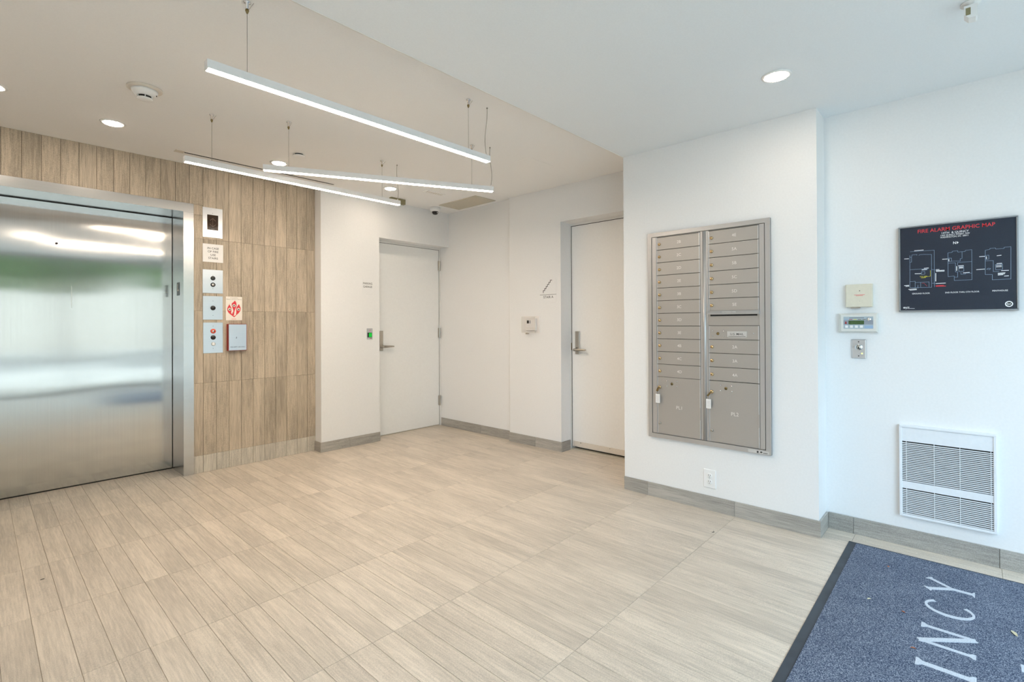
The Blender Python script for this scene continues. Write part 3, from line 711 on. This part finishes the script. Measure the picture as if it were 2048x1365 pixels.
# ------------------------------------------------------------------ mailbox cabinet
YMC = 1.2715
mc = on_x_wall('mailbox_cabinet', 'grey metal wall cabinet of numbered apartment mailboxes with two parcel lockers', 'mailboxes', XM, YMC, 0.422)
def lx(y): return YMC-y
def lz(z): return z-0.422
W2 = 0.3965; H = 1.427
MB().box(-W2, W2, -0.006, 0, 0, H).build('back_panel', 'mailbox_gap', mc)
f = MB(); fw = 0.028
for a, b_, c, d in ((-W2, W2, 0, fw), (-W2, W2, H-fw, H), (-W2, -W2+fw, fw, H-fw), (W2-fw, W2, fw, H-fw)): f.box(a, b_, -0.022, 0, c, d)
f.build('frame', 'mailbox_trim', mc)
st = MB()
for a, b_ in ((-W2+fw+0.004, lx(1.6048)), (lx(0.935), W2-fw-0.004)): st.box(a, b_, -0.020, -0.006, fw+0.004, H-fw-0.004)
st.build('stile', 'mailbox_trim', mc)
for z0, z1 in ((fw+0.004, 0.030+fw-0.024), (lz(1.8165), H-fw-0.004)):
    pass
MB().box(-W2+fw+0.004, W2-fw-0.004, -0.019, -0.006, lz(1.8165), H-fw-0.003).build('top_rail', 'mailbox_trim', mc)
MB().box(lx(1.2952), lx(1.2452), -0.019, -0.006, fw+0.004, lz(1.8165)).lathe([(0.0005, fw+0.004), (0.013, fw+0.004), (0.013, lz(1.816)), (0.0005, lz(1.816))], 20, 'z', (lx(1.270), -0.014, 0)).build('mullion', 'mailbox_trim', mc)
MB().box(-W2+fw+0.004, W2-fw-0.004, -0.019, -0.006, fw+0.002, lz(0.4515)).build('bottom_rail', 'mailbox_trim', mc)
def lock(parent, x, z, y, r=0.0102, mat='brass'):
    o = MB().lathe([(r, 0), (r, 0.005), (r*0.82, 0.008)], 18, '-y', (x, y, z)).build('lock', mat, parent)
    MB().box(x-0.0008, x+0.0008, y-0.0088, y-0.0078, z-0.004, z+0.004).build('keyway', 'dark_slot', o)
DY = -0.017
def mdoor(name, y0, y1, z0, z1, num, lk=True):
    g_ = 0.0014
    o = MB().rbox(lx(y0)+g_, lx(y1)-g_, DY, -0.006, lz(z0)+g_, lz(z1)-g_, 0.0012).build(name, 'mailbox_metal', mc)
    MB().box(lx(y1)-0.008, lx(y1)-0.0035, DY-0.0025, DY, lz(z0)+g_, lz(z1)-g_).build('hinge_edge', 'edge_metal', o)
    MB().box(lx(y0)+g_, lx(y0)+g_+0.004, DY-0.0018, DY, lz(z0)+g_, lz(z1)-g_).build('front_edge', 'edge_metal', o)
    if lk: lock(o, lx(y0)+0.022, lz(z0+z1)*0+lz((z0+z1)/2)-0.004, DY)
    if num: text(num, 0.0185, o, 'ink_pale', (lx(y0)+lx(y1))/2+0.008, DY, lz((z0+z1)/2)-0.010, bold=0.002, name='apartment_number')
    return o
le = [1.8144-0.08806*k for k in range(12)]
for k, nm in enumerate(('2B', '2C', '2D', '2E', '3B', '3C', '3D', '3E', '4B', '4C', '4D')): mdoor('mailbox_door', 1.604, 1.296, le[k+1], le[k], nm)
re = [1.8144, 1.7285, 1.6405, 1.5526, 1.4642, 1.3757, 1.2950]
for k, nm in enumerate(('4E', '5A', '5B', '5C', '5D', '5E')): mdoor('mailbox_door', 1.2444, 0.9358, re[k+1], re[k], nm)
ra = [1.112, 1.0239, 0.9352, 0.8472]
for k, nm in enumerate(('2A', '3A', '4A')): mdoor('mailbox_door', 1.2444, 0.9358, ra[k+1], ra[k], nm)
def rivets(o, cx, cz):
    for dx in (-0.035, 0.035):
        for dz in (-0.017, 0.017): MB().lathe([(0.0045, 0), (0.0035, 0.002), (0.001, 0.003)], 10, '-y', (cx+dx, DY, cz+dz)).build('rivet', 'chrome', o)
    MB().lathe([(0.0095, 0), (0.0095, 0.002)], 16, '-y', (cx, DY, cz)).build('master_lock', 'old_brass', o)
    MB().box(cx-0.006, cx+0.006, DY-0.0028, DY-0.002, cz-0.001, cz+0.001).build('master_slot', 'dark_slot', o)
for (y0, y1, nm) in ((1.604, 1.296, 'PL1'), (1.2444, 0.9358, 'PL2')):
    o = mdoor('parcel_door', y0, y1, 0.4520, 0.8465, None, False)
    text(nm, 0.022, o, 'ink_pale', (lx(y0)+lx(y1))/2+0.006, DY, lz(0.634), bold=0.002, name='locker_number')
    rivets(o, lx(y0)+0.108, lz(0.802)); lock(o, lx(y0)+0.019, lz(0.774), DY, 0.0115); lock(o, lx(y0)+0.018, lz(0.525), DY, 0.0085, 'satin_nickel')
    MB().box(lx(y1)-0.008, lx(y1)-0.001, DY-0.0045, DY-0.001, lz(0.58), lz(0.66)).build('hinge_barrel', 'mailbox_trim', o)
MB().box(lx(1.2444), lx(0.9358), -0.018, -0.006, lz(1.2013)+0.001, lz(1.295)-0.002).build('blank_panel', 'mailbox_metal', mc)
MB().box(lx(1.232), lx(0.948), -0.0186, -0.018, lz(1.262), lz(1.274)).build('mail_slot', 'dark_slot', mc)
hd = MB().prism([(-0.018, lz(1.295)), (-0.024, lz(1.2965)), (-0.040, lz(1.278)), (-0.040, lz(1.272)), (-0.018, lz(1.274))], lx(1.248), lx(0.934), 'x').build('outgoing_hood', 'mailbox_trim', mc)
text('OUTGOING MAIL', 0.0075, hd, 'ink_pale', lx(1.11), -0.0345, lz(1.2835), width=0.085)
o = mdoor('carrier_door', 1.2444, 0.9358, 1.112, 1.2013, None, False)
rivets(o, lx(1.1847), lz(1.150))
lb = MB().rbox(lx(1.127), lx(1.010), DY-0.002, DY, lz(1.1285), lz(1.1655), 0.0006).build('mail_label', 'label_grey', o)
text('U.S. MAIL', 0.0125, lb, 'ink_black', (lx(1.127)+lx(1.010))/2, DY-0.002, lz(1.142), width=0.080, bold=0.006)
MB().box(lx(1.120), lx(1.017), DY-0.0026, DY-0.002, lz(1.1325), lz(1.1345)).build('small_print', 'ink_black', lb)
MB().lathe([(0.0045, 0), (0.0035, 0.002), (0.001, 0.003)], 10, '-y', (lx(0.972), DY, lz(1.153))).build('rivet', 'chrome', o)
fl = MB().box(lx(1.005), lx(0.885), -0.0226, -0.022, 0.004, 0.022).build('maker_label', 'label_grey', mc)
MB().box(lx(0.955), lx(0.945), -0.0231, -0.0226, 0.006, 0.018).build('label_block', 'ink_black', fl)
MB().prism([(lx(0.938), 0.009), (lx(0.932), 0.019), (lx(0.922), 0.014), (lx(0.926), 0.009)][::-1], -0.0231, -0.0226).build('label_mark', 'ink_black', fl)
for k in range(4): MB().box(lx(0.918)+k*0.006, lx(0.918)+k*0.006+0.004, -0.0231, -0.0226, 0.007, 0.012).build('label_print', 'ink_black', fl)

def key_tag(label, yy, zk, lean):
    t = on_x_wall('key_with_tag', label, 'key', XM, yy, zk-0.115, 'keys left in the parcel lockers')
    MB().tube([(0, -0.024, 0.115), (0.001, -0.044, 0.115)], 0.0035, 8).build('key', 'old_brass', t)
    MB().prism([(-0.010+lean, 0.092), (-0.004, 0.114), (0.006, 0.114), (0.008+lean, 0.094), (lean, 0.086)], -0.046, -0.044).build('key_bow', 'old_brass', t)
    MB().tube([(lean, -0.045, 0.090), (lean+0.002, -0.042, 0.078), (lean, -0.040, 0.068)], 0.0012, 6).build('chain', 'satin_nickel', t)
    MB().rbox(lean-0.0155, lean+0.0155, -0.041, -0.038, 0.008, 0.069, 0.0008).build('tag', 'sign_white', t)
    for k in range(5): MB().box(lean-0.010, lean+0.010, -0.0415, -0.041, 0.018+k*0.009, 0.019+k*0.009).build('tag_print', 'cable_grey', t)
key_tag('white tag and key hanging from the PL1 parcel locker', 1.585, 0.774, -0.004)
key_tag('white tag and key hanging from the PL2 parcel locker', 1.2254, 0.774, -0.014)

# ------------------------------------------------------------------ outlet
t = on_x_wall('wall_outlet', 'white double power outlet on the mailbox wall above the baseboard', 'outlet', XM, 1.2485, 0.1435)
MB().rbox(-0.0395, 0.0395, -0.006, 0, 0, 0.1205, 0.003).build('cover_plate', 'white_plastic', t)
for z in (0.0405, 0.0800):
    r = MB().lathe([(0.0165, 0), (0.0165, 0.0022), (0.0150, 0.0030)], 24, '-y', (0, -0.006, z)).build('receptacle', 'white_plastic', t)
    for xx in (-0.006, 0.006): MB().box(xx-0.0012, xx+0.0012, -0.0096, -0.009, z+0.001, z+0.009).build('slot', 'dark_slot', r)
    MB().cyl((0, -0.009, z-0.007), 0.0024, 0.0006, '-y', 8).build('ground_hole', 'dark_slot', r)
MB().cyl((0, -0.006, 0.0603), 0.0022, 0.001, '-y', 8).build('screw', 'chrome', t)

# ------------------------------------------------------------------ fire alarm map
PLANS = dict(
p1=[[(-0.1798,0.3241),(-0.0812,0.3229),(-0.0815,0.1288)],[(-0.1725,0.3063),(-0.1523,0.3071),(-0.1523,0.3024)],[(-0.1438,0.3008),(-0.1411,0.3044),(-0.1245,0.3048),(-0.0923,0.3016),(-0.0927,0.1274),(-0.1825,0.1302),(-0.1815,0.3044)],[(-0.1725,0.3063),(-0.1748,0.2939),(-0.1816,0.2945)],[(-0.1748,0.2939),(-0.1749,0.2682),(-0.1817,0.2668)],[(-0.182,0.2272),(-0.1385,0.2278),(-0.104,0.227)],[(-0.1325,0.2203),(-0.11,0.2225),(-0.11,0.2275)],[(-0.1335,0.2125),(-0.1205,0.2139),(-0.1197,0.199),(-0.1335,0.1981),(-0.1335,0.2125)],[(-0.1823,0.1631),(-0.1602,0.1637),(-0.1604,0.131)],[(-0.1602,0.1566),(-0.1029,0.1571),(-0.1031,0.1299)],[(-0.1374,0.1564),(-0.1376,0.1318)],[(-0.0922,0.2222),(-0.0746,0.217)],[(-0.0926,0.1487),(-0.075,0.1477)],[(-0.149,0.1422),(-0.1491,0.1245)]],
p2=[[(-0.0272,0.3029),(-0.0107,0.3042),(-0.0101,0.3095),(0.0111,0.3103),(0.011,0.3036),(0.0383,0.3038),(0.0397,0.3093),(0.0638,0.3105),(0.0634,0.1582),(-0.0031,0.1579),(-0.0035,0.1813),(-0.0271,0.1792),(-0.0272,0.3029)],[(-0.0256,0.2761),(-0.0137,0.275),(-0.0138,0.2579),(-0.0257,0.2571)],[(-0.0275,0.2496),(0.0017,0.249),(0.0014,0.2018),(0.0098,0.2012),(0.0097,0.1748),(-0.0035,0.1749)],[(-0.0138,0.259),(0.02,0.2568),(0.0195,0.2681),(0.027,0.2693),(0.0272,0.3031)],[(0.01,0.2351),(0.0101,0.2501),(0.0626,0.25)],[(0.0142,0.2291),(0.0331,0.2294),(0.0335,0.2032),(0.0146,0.2027),(0.0142,0.2291)],[(0.0224,0.1984),(0.0223,0.1882),(0.0389,0.1885),(0.039,0.1934),(0.0631,0.1917)]],
p3=[[(0.1132,0.3017),(0.1298,0.3054),(0.1303,0.3097),(0.1499,0.3098),(0.1507,0.304),(0.1798,0.3045),(0.1803,0.3098),(0.2037,0.3102),(0.2027,0.153),(0.1375,0.1528),(0.1377,0.179),(0.1124,0.1808),(0.1132,0.3017)],[(0.1143,0.2759),(0.1257,0.2766),(0.1261,0.2565),(0.1142,0.2557)],[(0.1128,0.2493),(0.1417,0.2478),(0.1414,0.1933),(0.1616,0.1928)],[(0.1489,0.2272),(0.1734,0.2287),(0.174,0.2017),(0.1501,0.2017),(0.1489,0.2272)],[(0.1173,0.2071),(0.1227,0.2111),(0.1318,0.2097),(0.1279,0.2041),(0.1173,0.2071)]])
BARS = [[(-0.1613,0.3281),(-0.1258,0.3283)],[(-0.2043,0.2875),(-0.1872,0.2871)],[(-0.1599,0.2039),(-0.1371,0.2034)],[(-0.1219,0.2304),(-0.1055,0.231)],[(-0.0731,0.2196),(-0.0629,0.2196)],[(-0.0731,0.2142),(-0.0426,0.2138)],[(-0.0731,0.2104),(-0.0427,0.2096)],[(-0.0758,0.1998),(-0.0761,0.1593)],[(-0.0744,0.1465),(-0.0379,0.1467)],[(-0.2052,0.1425),(-0.1871,0.1431)],[(-0.199,0.1382),(-0.1871,0.1388)],[(-0.1872,0.1213),(-0.1558,0.1229)],[(-0.182,0.1171),(-0.1553,0.1182)],[(-0.048,0.2716),(-0.0302,0.2715)],[(0.0064,0.2297),(0.0062,0.209)],[(0.0137,0.2321),(0.0315,0.2322)],[(0.0321,0.195),(0.0541,0.1957)],[(0.0925,0.2721),(0.1103,0.2722)],[(0.1557,0.2708),(0.1691,0.2717)],[(0.0813,0.2077),(0.1094,0.2085)],[(0.1546,0.2318),(0.1709,0.2322)],[(0.1707,0.1958),(0.1944,0.1954)],[(0.159,0.184),(0.1821,0.1848)],[(0.159,0.1793),(0.1808,0.1799)],[(0.1807,0.1684),(0.1942,0.1689)],[(0.017,0.2251),(0.0295,0.2252)],[(0.0169,0.2202),(0.0295,0.2203)],[(0.1528,0.2225),(0.1695,0.2226)],[(0.1527,0.216),(0.1695,0.2161)],[(-0.0237,0.2702),(-0.0237,0.2607)],[(0.1169,0.2694),(0.1169,0.2592)],[(-0.131,0.2233),(-0.113,0.2239)],[(0.159,0.175),(0.1744,0.1757)]]
t = on_x_wall('fire_alarm_map', 'black framed fire alarm graphic map with white floor plans and a red title', 'wall map', XR, 0.0536, 1.2745)
MW, MH, MF = 0.2297, 0.4605, 0.0075
f = MB()
for a, b_, c, d in ((-MW, MW, 0, MF), (-MW, MW, MH-MF, MH), (-MW, -MW+MF, MF, MH-MF), (MW-MF, MW, MF, MH-MF)): f.rbox(a, b_, -0.022, 0, c, d, 0.002)
f.build('frame', 'window_metal', t)
mp_ = MB().box(-MW+MF, MW-MF, -0.017, 0, MF, MH-MF).build('panel', 'map_black', t)
MY = -0.017
def strokes(lines, w, mat, name):
    mb = MB()
    for ln in lines:
        for (xa, za), (xb, zb) in zip(ln, ln[1:]):
            d = Vector((xb-xa, zb-za)); L = d.length
            if L < 1e-6: continue
            u = d/L*w/2; nrm = Vector((-u.y, u.x))
            q = [(xa-u.x+nrm.x, za-u.y+nrm.y), (xb+u.x+nrm.x, zb+u.y+nrm.y), (xb+u.x-nrm.x, zb+u.y-nrm.y), (xa-u.x-nrm.x, za-u.y-nrm.y)]
            mb.add([(a, MY-0.0005, c) for a, c in q], [(0, 1, 2, 3)])
    return mb.build(name, mat, t)
for k in ('p1', 'p2', 'p3'): strokes(PLANS[k], 0.0011, 'ink_blue', 'floor_plan')
strokes(BARS, 0.0030, 'ink_white', 'small_print')['kind'] = 'stuff'
strokes([[(-0.1222,0.1836),(-0.0974,0.1866),(-0.0975,0.2168)]], 0.0012, 'ink_yellow', 'route_line')
strokes([[(-0.132,0.151),(-0.1239,0.1517),(-0.112,0.1355)]], 0.0010, 'ink_red', 'red_line')
strokes([[(-0.0745,0.1353),(-0.0454,0.1357)],[(-0.0745,0.1319),(-0.0374,0.1314)]], 0.0030, 'ink_red', 'red_print')
text('FIRE ALARM GRAPHIC MAP', 0.0185, t, 'ink_red', 0.0, MY, 0.4200, width=0.2975, bold=0.007)
text('14TH  & QUINCY', 0.0098, t, 'ink_white', 0.0, MY, 0.4035, width=0.104, bold=0.007)
text('1200 QUINCY STREET, NW', 0.0076, t, 'ink_white', 0.0, MY, 0.3925, width=0.112, bold=0.007)
text('WASHINGTON, DC  20011', 0.0076, t, 'ink_white', -0.002, MY, 0.3822, width=0.108, bold=0.007)
text('N', 0.0125, t, 'ink_white', -0.001, MY, 0.3465, width=0.011, bold=0.02)
MB().prism([(0.0075, 0.3460), (0.0075, 0.3595), (0.0150, 0.3528)][::-1], MY-0.0006, MY).build('north_arrow', 'ink_white', t)
text('GROUND FLOOR', 0.0072, t, 'ink_white', -0.137, MY, 0.0935, width=0.073, bold=0.007)
text('2ND FLOOR THRU 5TH FLOOR', 0.0072, t, 'ink_white', 0.0253, MY, 0.0935, width=0.130, bold=0.007)
text('PENTHOUSE', 0.0074, t, 'ink_white', 0.1647, MY, 0.0943, width=0.055, bold=0.007)
text('YOU ARE', 0.0042, t, 'ink_yellow', -0.126, MY, 0.1855, width=0.031, bold=0.01)
text('HERE', 0.0042, t, 'ink_yellow', -0.126, MY, 0.1790, width=0.019, bold=0.01)
MB().ring((0.1956, MY, 0.031), 0.0098, 0.0142, 0.0006).build('emblem_ring', 'ink_white', t)
text('BA', 0.0098, t, 'ink_white', 0.1956, MY, 0.0262, width=0.0145, bold=0.01, name='emblem')
MB().ring((-0.207, MY, 0.0222), 0.0022, 0.0045, 0.0006, 20).build('maker_ring', 'ink_white', t)
strokes([[(-0.2015,0.0262),(-0.1985,0.0190)],[(-0.1955,0.0262),(-0.2000,0.0150)],[(-0.1925,0.0225),(-0.1865,0.0225)],[(-0.1925,0.0262),(-0.1865,0.0262)],[(-0.1945,0.0180),(-0.1641,0.0172)]], 0.0018, 'ink_white', 'maker_mark')

# ------------------------------------------------------------------ boxes on the right wall
t = on_x_wall('beige_alarm_box', 'square beige cover box above the alarm panel on the right wall', 'alarm box', XR, 0.463, 1.306)
MB().rbox(-0.063, 0.063, -0.030, 0, 0, 0.130, 0.003).build('cover', 'beige_plastic', t)
MB().cyl((0.004, -0.030, 0.092), 0.0026, 0.001, '-y', 8).build('screw_hole', 'dark_slot', t)
MB().cyl((0.004, -0.030, 0.034), 0.0015, 0.001, '-y', 8).build('screw', 'cord_grey', t)
MB().box(-0.022, 0.028, -0.0305, -0.030, 0.0685, 0.0705).box(-0.014, 0.020, -0.0305, -0.030, 0.0635, 0.0655).build('small_print', 'ink_red', t)
MB().box(-0.040, 0.004, -0.024, -0.006, -0.007, 0.0).build('latch', 'satin_nickel', t)

t = on_x_wall('alarm_panel', 'ivory fire alarm annunciator with a green display on the right wall', 'alarm panel', XR, 0.4685, 1.160)
MB().prism([(-0.094, 0), (0.092, 0), (0.092, 0.110), (-0.094, 0.110)], -0.020, 0).add([(-0.094, -0.020, 0), (0.092, -0.020, 0), (0.092, -0.020, 0.110), (-0.094, -0.020, 0.110), (-0.080, -0.034, 0.008), (0.086, -0.034, 0.008), (0.086, -0.034, 0.102), (-0.080, -0.034, 0.102)], [(0, 1, 5, 4), (1, 2, 6, 5), (2, 3, 7, 6), (3, 0, 4, 7), (4, 5, 6, 7)]).build('case', 'panel_plastic', t)
PY = -0.034
MB().box(-0.068, 0.072, PY-0.001, PY, 0.022, 0.091).build('face', 'lcd_face', t)
MB().box(-0.068, 0.072, PY-0.0016, PY-0.001, 0.046, 0.070).build('face_band', 'lcd_grey', t)
MB().box(-0.043, 0.030, PY-0.0030, PY-0.001, 0.047, 0.0690).build('display', 'lcd_green', t)
MB().prism([(-0.062, 0.050), (-0.059, 0.060), (-0.057, 0.067), (-0.053, 0.058), (-0.051, 0.050)][::-1], PY-0.0022, PY-0.0016).build('flame_mark', 'red_paint', t)
for k in range(5): MB().box(-0.062+k*0.021, -0.046+k*0.021, PY-0.0016, PY-0.001, 0.0735, 0.0765).build('status_label', ('ink_blue', 'red_paint', 'ink_yellow', 'old_brass', 'old_brass')[k], t)
for k in range(4): MB().rbox(-0.060+k*0.0235, -0.046+k*0.0235, PY-0.0030, PY-0.001, 0.027, 0.041, 0.0008).build('button', 'white_plastic', t)
MB().box(-0.040, 0.030, PY-0.0014, PY-0.001, 0.083, 0.0855).build('small_print', 'ink_black', t)
MB().box(0.032, 0.071, PY-0.0014, PY-0.001, 0.024, 0.040).build('blank_label', 'ink_blue', t)
MB().lathe([(0.0105, 0), (0.0105, 0.005), (0.007, 0.008)], 20, '-y', (0.054, PY, 0.075)).build('key_lock', 'chrome', t)

t = on_x_wall('door_key_switch', 'steel key switch plate with a round key cylinder under the alarm panel', 'key switch', XR, 0.4685, 1.012)
MB().rbox(-0.0335, 0.0335, -0.009, 0, 0, 0.108, 0.0025).build('plate', 'plate_steel', t)
MB().lathe([(0.0185, 0), (0.0185, 0.004), (0.0155, 0.007)], 28, '-y', (0.001, -0.009, 0.064)).build('cylinder_collar', 'chrome', t)
MB().lathe([(0.0125, 0.006), (0.0125, 0.0085)], 24, '-y', (0.001, -0.009, 0.064)).build('cylinder', 'satin_nickel', t)
MB().box(-0.0012, 0.0032, -0.0182, -0.0175, 0.055, 0.066).build('key_slot', 'dark_slot', t)
MB().lathe([(0.0036, 0), (0.0036, 0.002)], 12, '-y', (0.016, -0.009, 0.028)).build('indicator', 'led_glow', t)
for z in (0.095, 0.014): MB().cyl((0.0, -0.009, z), 0.0032, 0.0008, '-y', 8).build('screw', 'dark_slot', t)

# ------------------------------------------------------------------ wall heater
t = on_x_wall('wall_heater', 'white recessed wall heater with rows of horizontal louvres', 'wall heater', XR, 0.0960, 0.166)
HW, HH, HD = 0.1910, 0.4940, 0.026
f = MB(); q = 0.0125
for a, b_, c, d in ((-HW, HW, 0, q), (-HW, HW, HH-q, HH), (-HW, -HW+q, q, HH-q), (HW-q, HW, q, HH-q)): f.rbox(a, b_, -HD, 0, c, d, 0.0015)
f.build('frame', 'heater_white', t)
MB().box(-HW+q, HW-q, -0.008, 0, q, HH-q).build('dark_interior', 'dark_slot', t)
MB().box(-HW+q, HW-q, -HD+0.004, -0.008, 0.4070, HH-q-0.001).build('top_panel', 'heater_white', t)
MB().box(-HW+q, HW-q, -HD+0.004, -0.008, 0.1520, 0.1905).build('middle_panel', 'heater_white', t)
sl = MB().prism([(-HD+0.004, 0.0), (-HD+0.004, 0.0040), (-HD+0.008, 0.0050), (-HD+0.008, 0.0012)], -HW+q, HW-q, 'x').mesh('slat'); sl.materials.append(MATS['heater_white'])
def slats(z0, z1, n):
    for k in range(n):
        o = link('slat', sl, None, t); o.location = (0, 0, z0+(z1-z0)*k/n)
slats(0.1945, 0.4045, 22); slats(0.0150, 0.1500, 14)
for yy in (0.2562, 0.1416, 0.0408, -0.0737):
    x = 0.0960-yy
    for z0, z1 in ((0.1905, 0.4070), (q, 0.1520)): MB().box(x-0.0012, x+0.0012, -HD+0.0028, -HD+0.006, z0, z1).build('wire_bar', 'heater_white', t)

# ------------------------------------------------------------------ entrance mat
MX1, MX0, MYT, MYB = 3.295, 1.42, 0.499, -0.72
t = thing('entrance_mat', 'blue-grey entrance mat with a rubber border and pale lettering', 'floor mat', (0, 0, 0))
BW = 0.036
poly = MB()
rb = MB()
for a, b_, c, d in ((MX0, MX1, MYT-BW, MYT), (MX0, MX1, MYB, MYB+BW), (MX0, MX0+BW, MYB+BW, MYT-BW), (MX1-BW*0.55, MX1, MYB+BW, MYT-BW)):
    rb.box(a, b_, c, d, 0, 0.0035)
rb.build('rubber_border', 'mat_rubber', t)
MB().box(MX0+BW, MX1-BW*0.55, MYB+BW, MYT-BW, 0, 0.0075).build('carpet', 'mat_carpet', t)
def serif(letter, cx, y0, h):
    mb = MB(); S = h; cnt = [0]
    def P(pts):
        cnt[0] += 1; mb.prism([(cx+a*S, y0+b_*S) for a, b_ in pts], 0.0075, 0.0085+0.00025*cnt[0], 'z')
    def stem(xa, ya, xb, yb, w, wf0=1.9, wf1=1.9):
        d = Vector((xb-xa, yb-ya)); L = d.length; u = d/L; nn = Vector((-u.y, u.x))*w*0.72
        def R(tt, k): c = Vector((xa, ya))+d*tt; return [(c+nn*k)[:], (c-nn*k)[:]]
        tv = [(0, wf0), (0.05, wf0*0.9 if wf0 > 1 else 1), (0.12, 1), (0.88, 1), (0.95, wf1*0.9 if wf1 > 1 else 1), (1, wf1)]
        lft = [R(a, k)[0] for a, k in tv]; rgt = [R(a, k)[1] for a, k in tv]
        P(lft[::-1]+rgt)
    if letter == 'I': stem(0, 0, 0, 1, 0.105, 2.2, 2.2)
    elif letter == 'N':
        stem(-0.40, 0, -0.40, 1, 0.075, 2.2, 1.6); stem(0.40, 0, 0.40, 1, 0.075, 1.2, 2.4); stem(-0.42, 1, 0.40, 0, 0.10, 1, 1)
    elif letter == 'Y':
        stem(0.0, 0, 0.0, 0.50, 0.095, 2.4, 1); stem(-0.40, 1, 0.02, 0.44, 0.095, 2.0, 1); stem(0.40, 1, 0.0, 0.46, 0.070, 2.2, 1)
    elif letter == 'U':
        stem(-0.34, 0.35, -0.34, 1, 0.10, 1, 2.2); stem(0.34, 0.35, 0.34, 1, 0.07, 1, 2.2)
        arc(mb, cx, y0+0.38*S, 0.34*S, 0.38*S, 180, 360, 0.09*S)
    elif letter == 'C': arc(mb, cx+0.05*S, y0+0.5*S, 0.46*S, 0.50*S, 42, 318, 0.085*S)
    elif letter == 'Q':
        arc(mb, cx, y0+0.5*S, 0.50*S, 0.50*S, 0, 360, 0.085*S); stem(0.12, 0.18, 0.52, -0.18, 0.09, 1, 1.2)
    mb.build('letter', 'mat_letter', t)
def arc(mb, cx, cy, rx, ry, a0, a1, w, n=28):
    pts_o = []; pts_i = []
    for k in range(n+1):
        th = math.radians(a0+(a1-a0)*k/n); ww = w*1.4*(0.55+0.6*abs(math.cos(th)))
        pts_o.append((cx+rx*math.cos(th), cy+ry*math.sin(th))); pts_i.append((cx+(rx-ww)*math.cos(th), cy+(ry-ww*0.8)*math.sin(th)))
    for k in range(n):
        mb.prism([pts_o[k], pts_o[k+1], pts_i[k+1], pts_i[k]], 0.0075, 0.0088, 'z')
for ch, cx in (('Q', 1.745), ('U', 2.030), ('I', 2.283), ('N', 2.508), ('C', 2.772), ('Y', 3.000)): serif(ch, cx, -0.010, 0.160)
serif('I', 2.480, -0.285, 0.160)

def leaf(label, x, y, L, W, rz, mat, z=0.0076):
    pts = [(0, 0, 0)]; n = 6; up = []; dn = []
    for k in range(n+1):
        u = k/n; w = W*math.sin(math.pi*u)**0.8 if 0 < u < 1 else 0
        hgt = 0.0012+0.003*math.sin(math.pi*u)
        up.append((L*(u-0.5), w/2, hgt)); dn.append((L*(u-0.5), -w/2, hgt*0.8))
    mb = MB(); mid = [(L*(k/n-0.5), 0, 0.0004) for k in range(n+1)]
    mb.add(up+mid+dn, [(k, k+n+1, k+n+2, k+1) for k in range(n)]+[(k+n+1, k+2*n+2, k+2*n+3, k+n+2) for k in range(n)])
    o = mb.build('fallen_leaf', mat); o.location = (x, y, z); o.rotation_euler = (0, 0, math.radians(rz))
    o['label'] = label; o['category'] = 'leaf'; o['group'] = 'leaf scraps on the mat'
leaf('largest pale leaf scrap, on the mat right of the lettering', 2.735, -0.120, 0.045, 0.014, 20, 'leaf_pale')
leaf('small pale leaf scrap on the mat left of the letters', 2.651, 0.330, 0.020, 0.008, -40, 'leaf_pale')
leaf('rust-coloured leaf scrap near the far left corner of the mat', 3.066, 0.303, 0.018, 0.009, 10, 'leaf_rust')
leaf('rust-coloured leaf scrap left of the letter C on the mat', 2.628, 0.211, 0.016, 0.008, 70, 'leaf_rust')
leaf('rust-coloured leaf scrap just left of the letters N and I on the mat', 2.361, 0.161, 0.018, 0.009, 100, 'leaf_rust')

def speck(label, x, y, pts):
    o = MB().tube([(a, b_, 0.0016) for a, b_ in pts], 0.0015, 6).build('floor_debris', 'debris'); o.location = (x, y, 0.0)
    o['label'] = label; o['category'] = 'debris'
speck('dark curled scrap on the floor near a joint in front of the mailboxes', 2.915, 1.103, [(-0.012, 0.004), (-0.004, -0.004), (0.004, -0.002), (0.010, 0.004)])
speck('small dark scrap on the floor at the left of the lobby', 0.218, 3.276, [(-0.007, 0), (0.0, 0.002), (0.007, 0.0)])
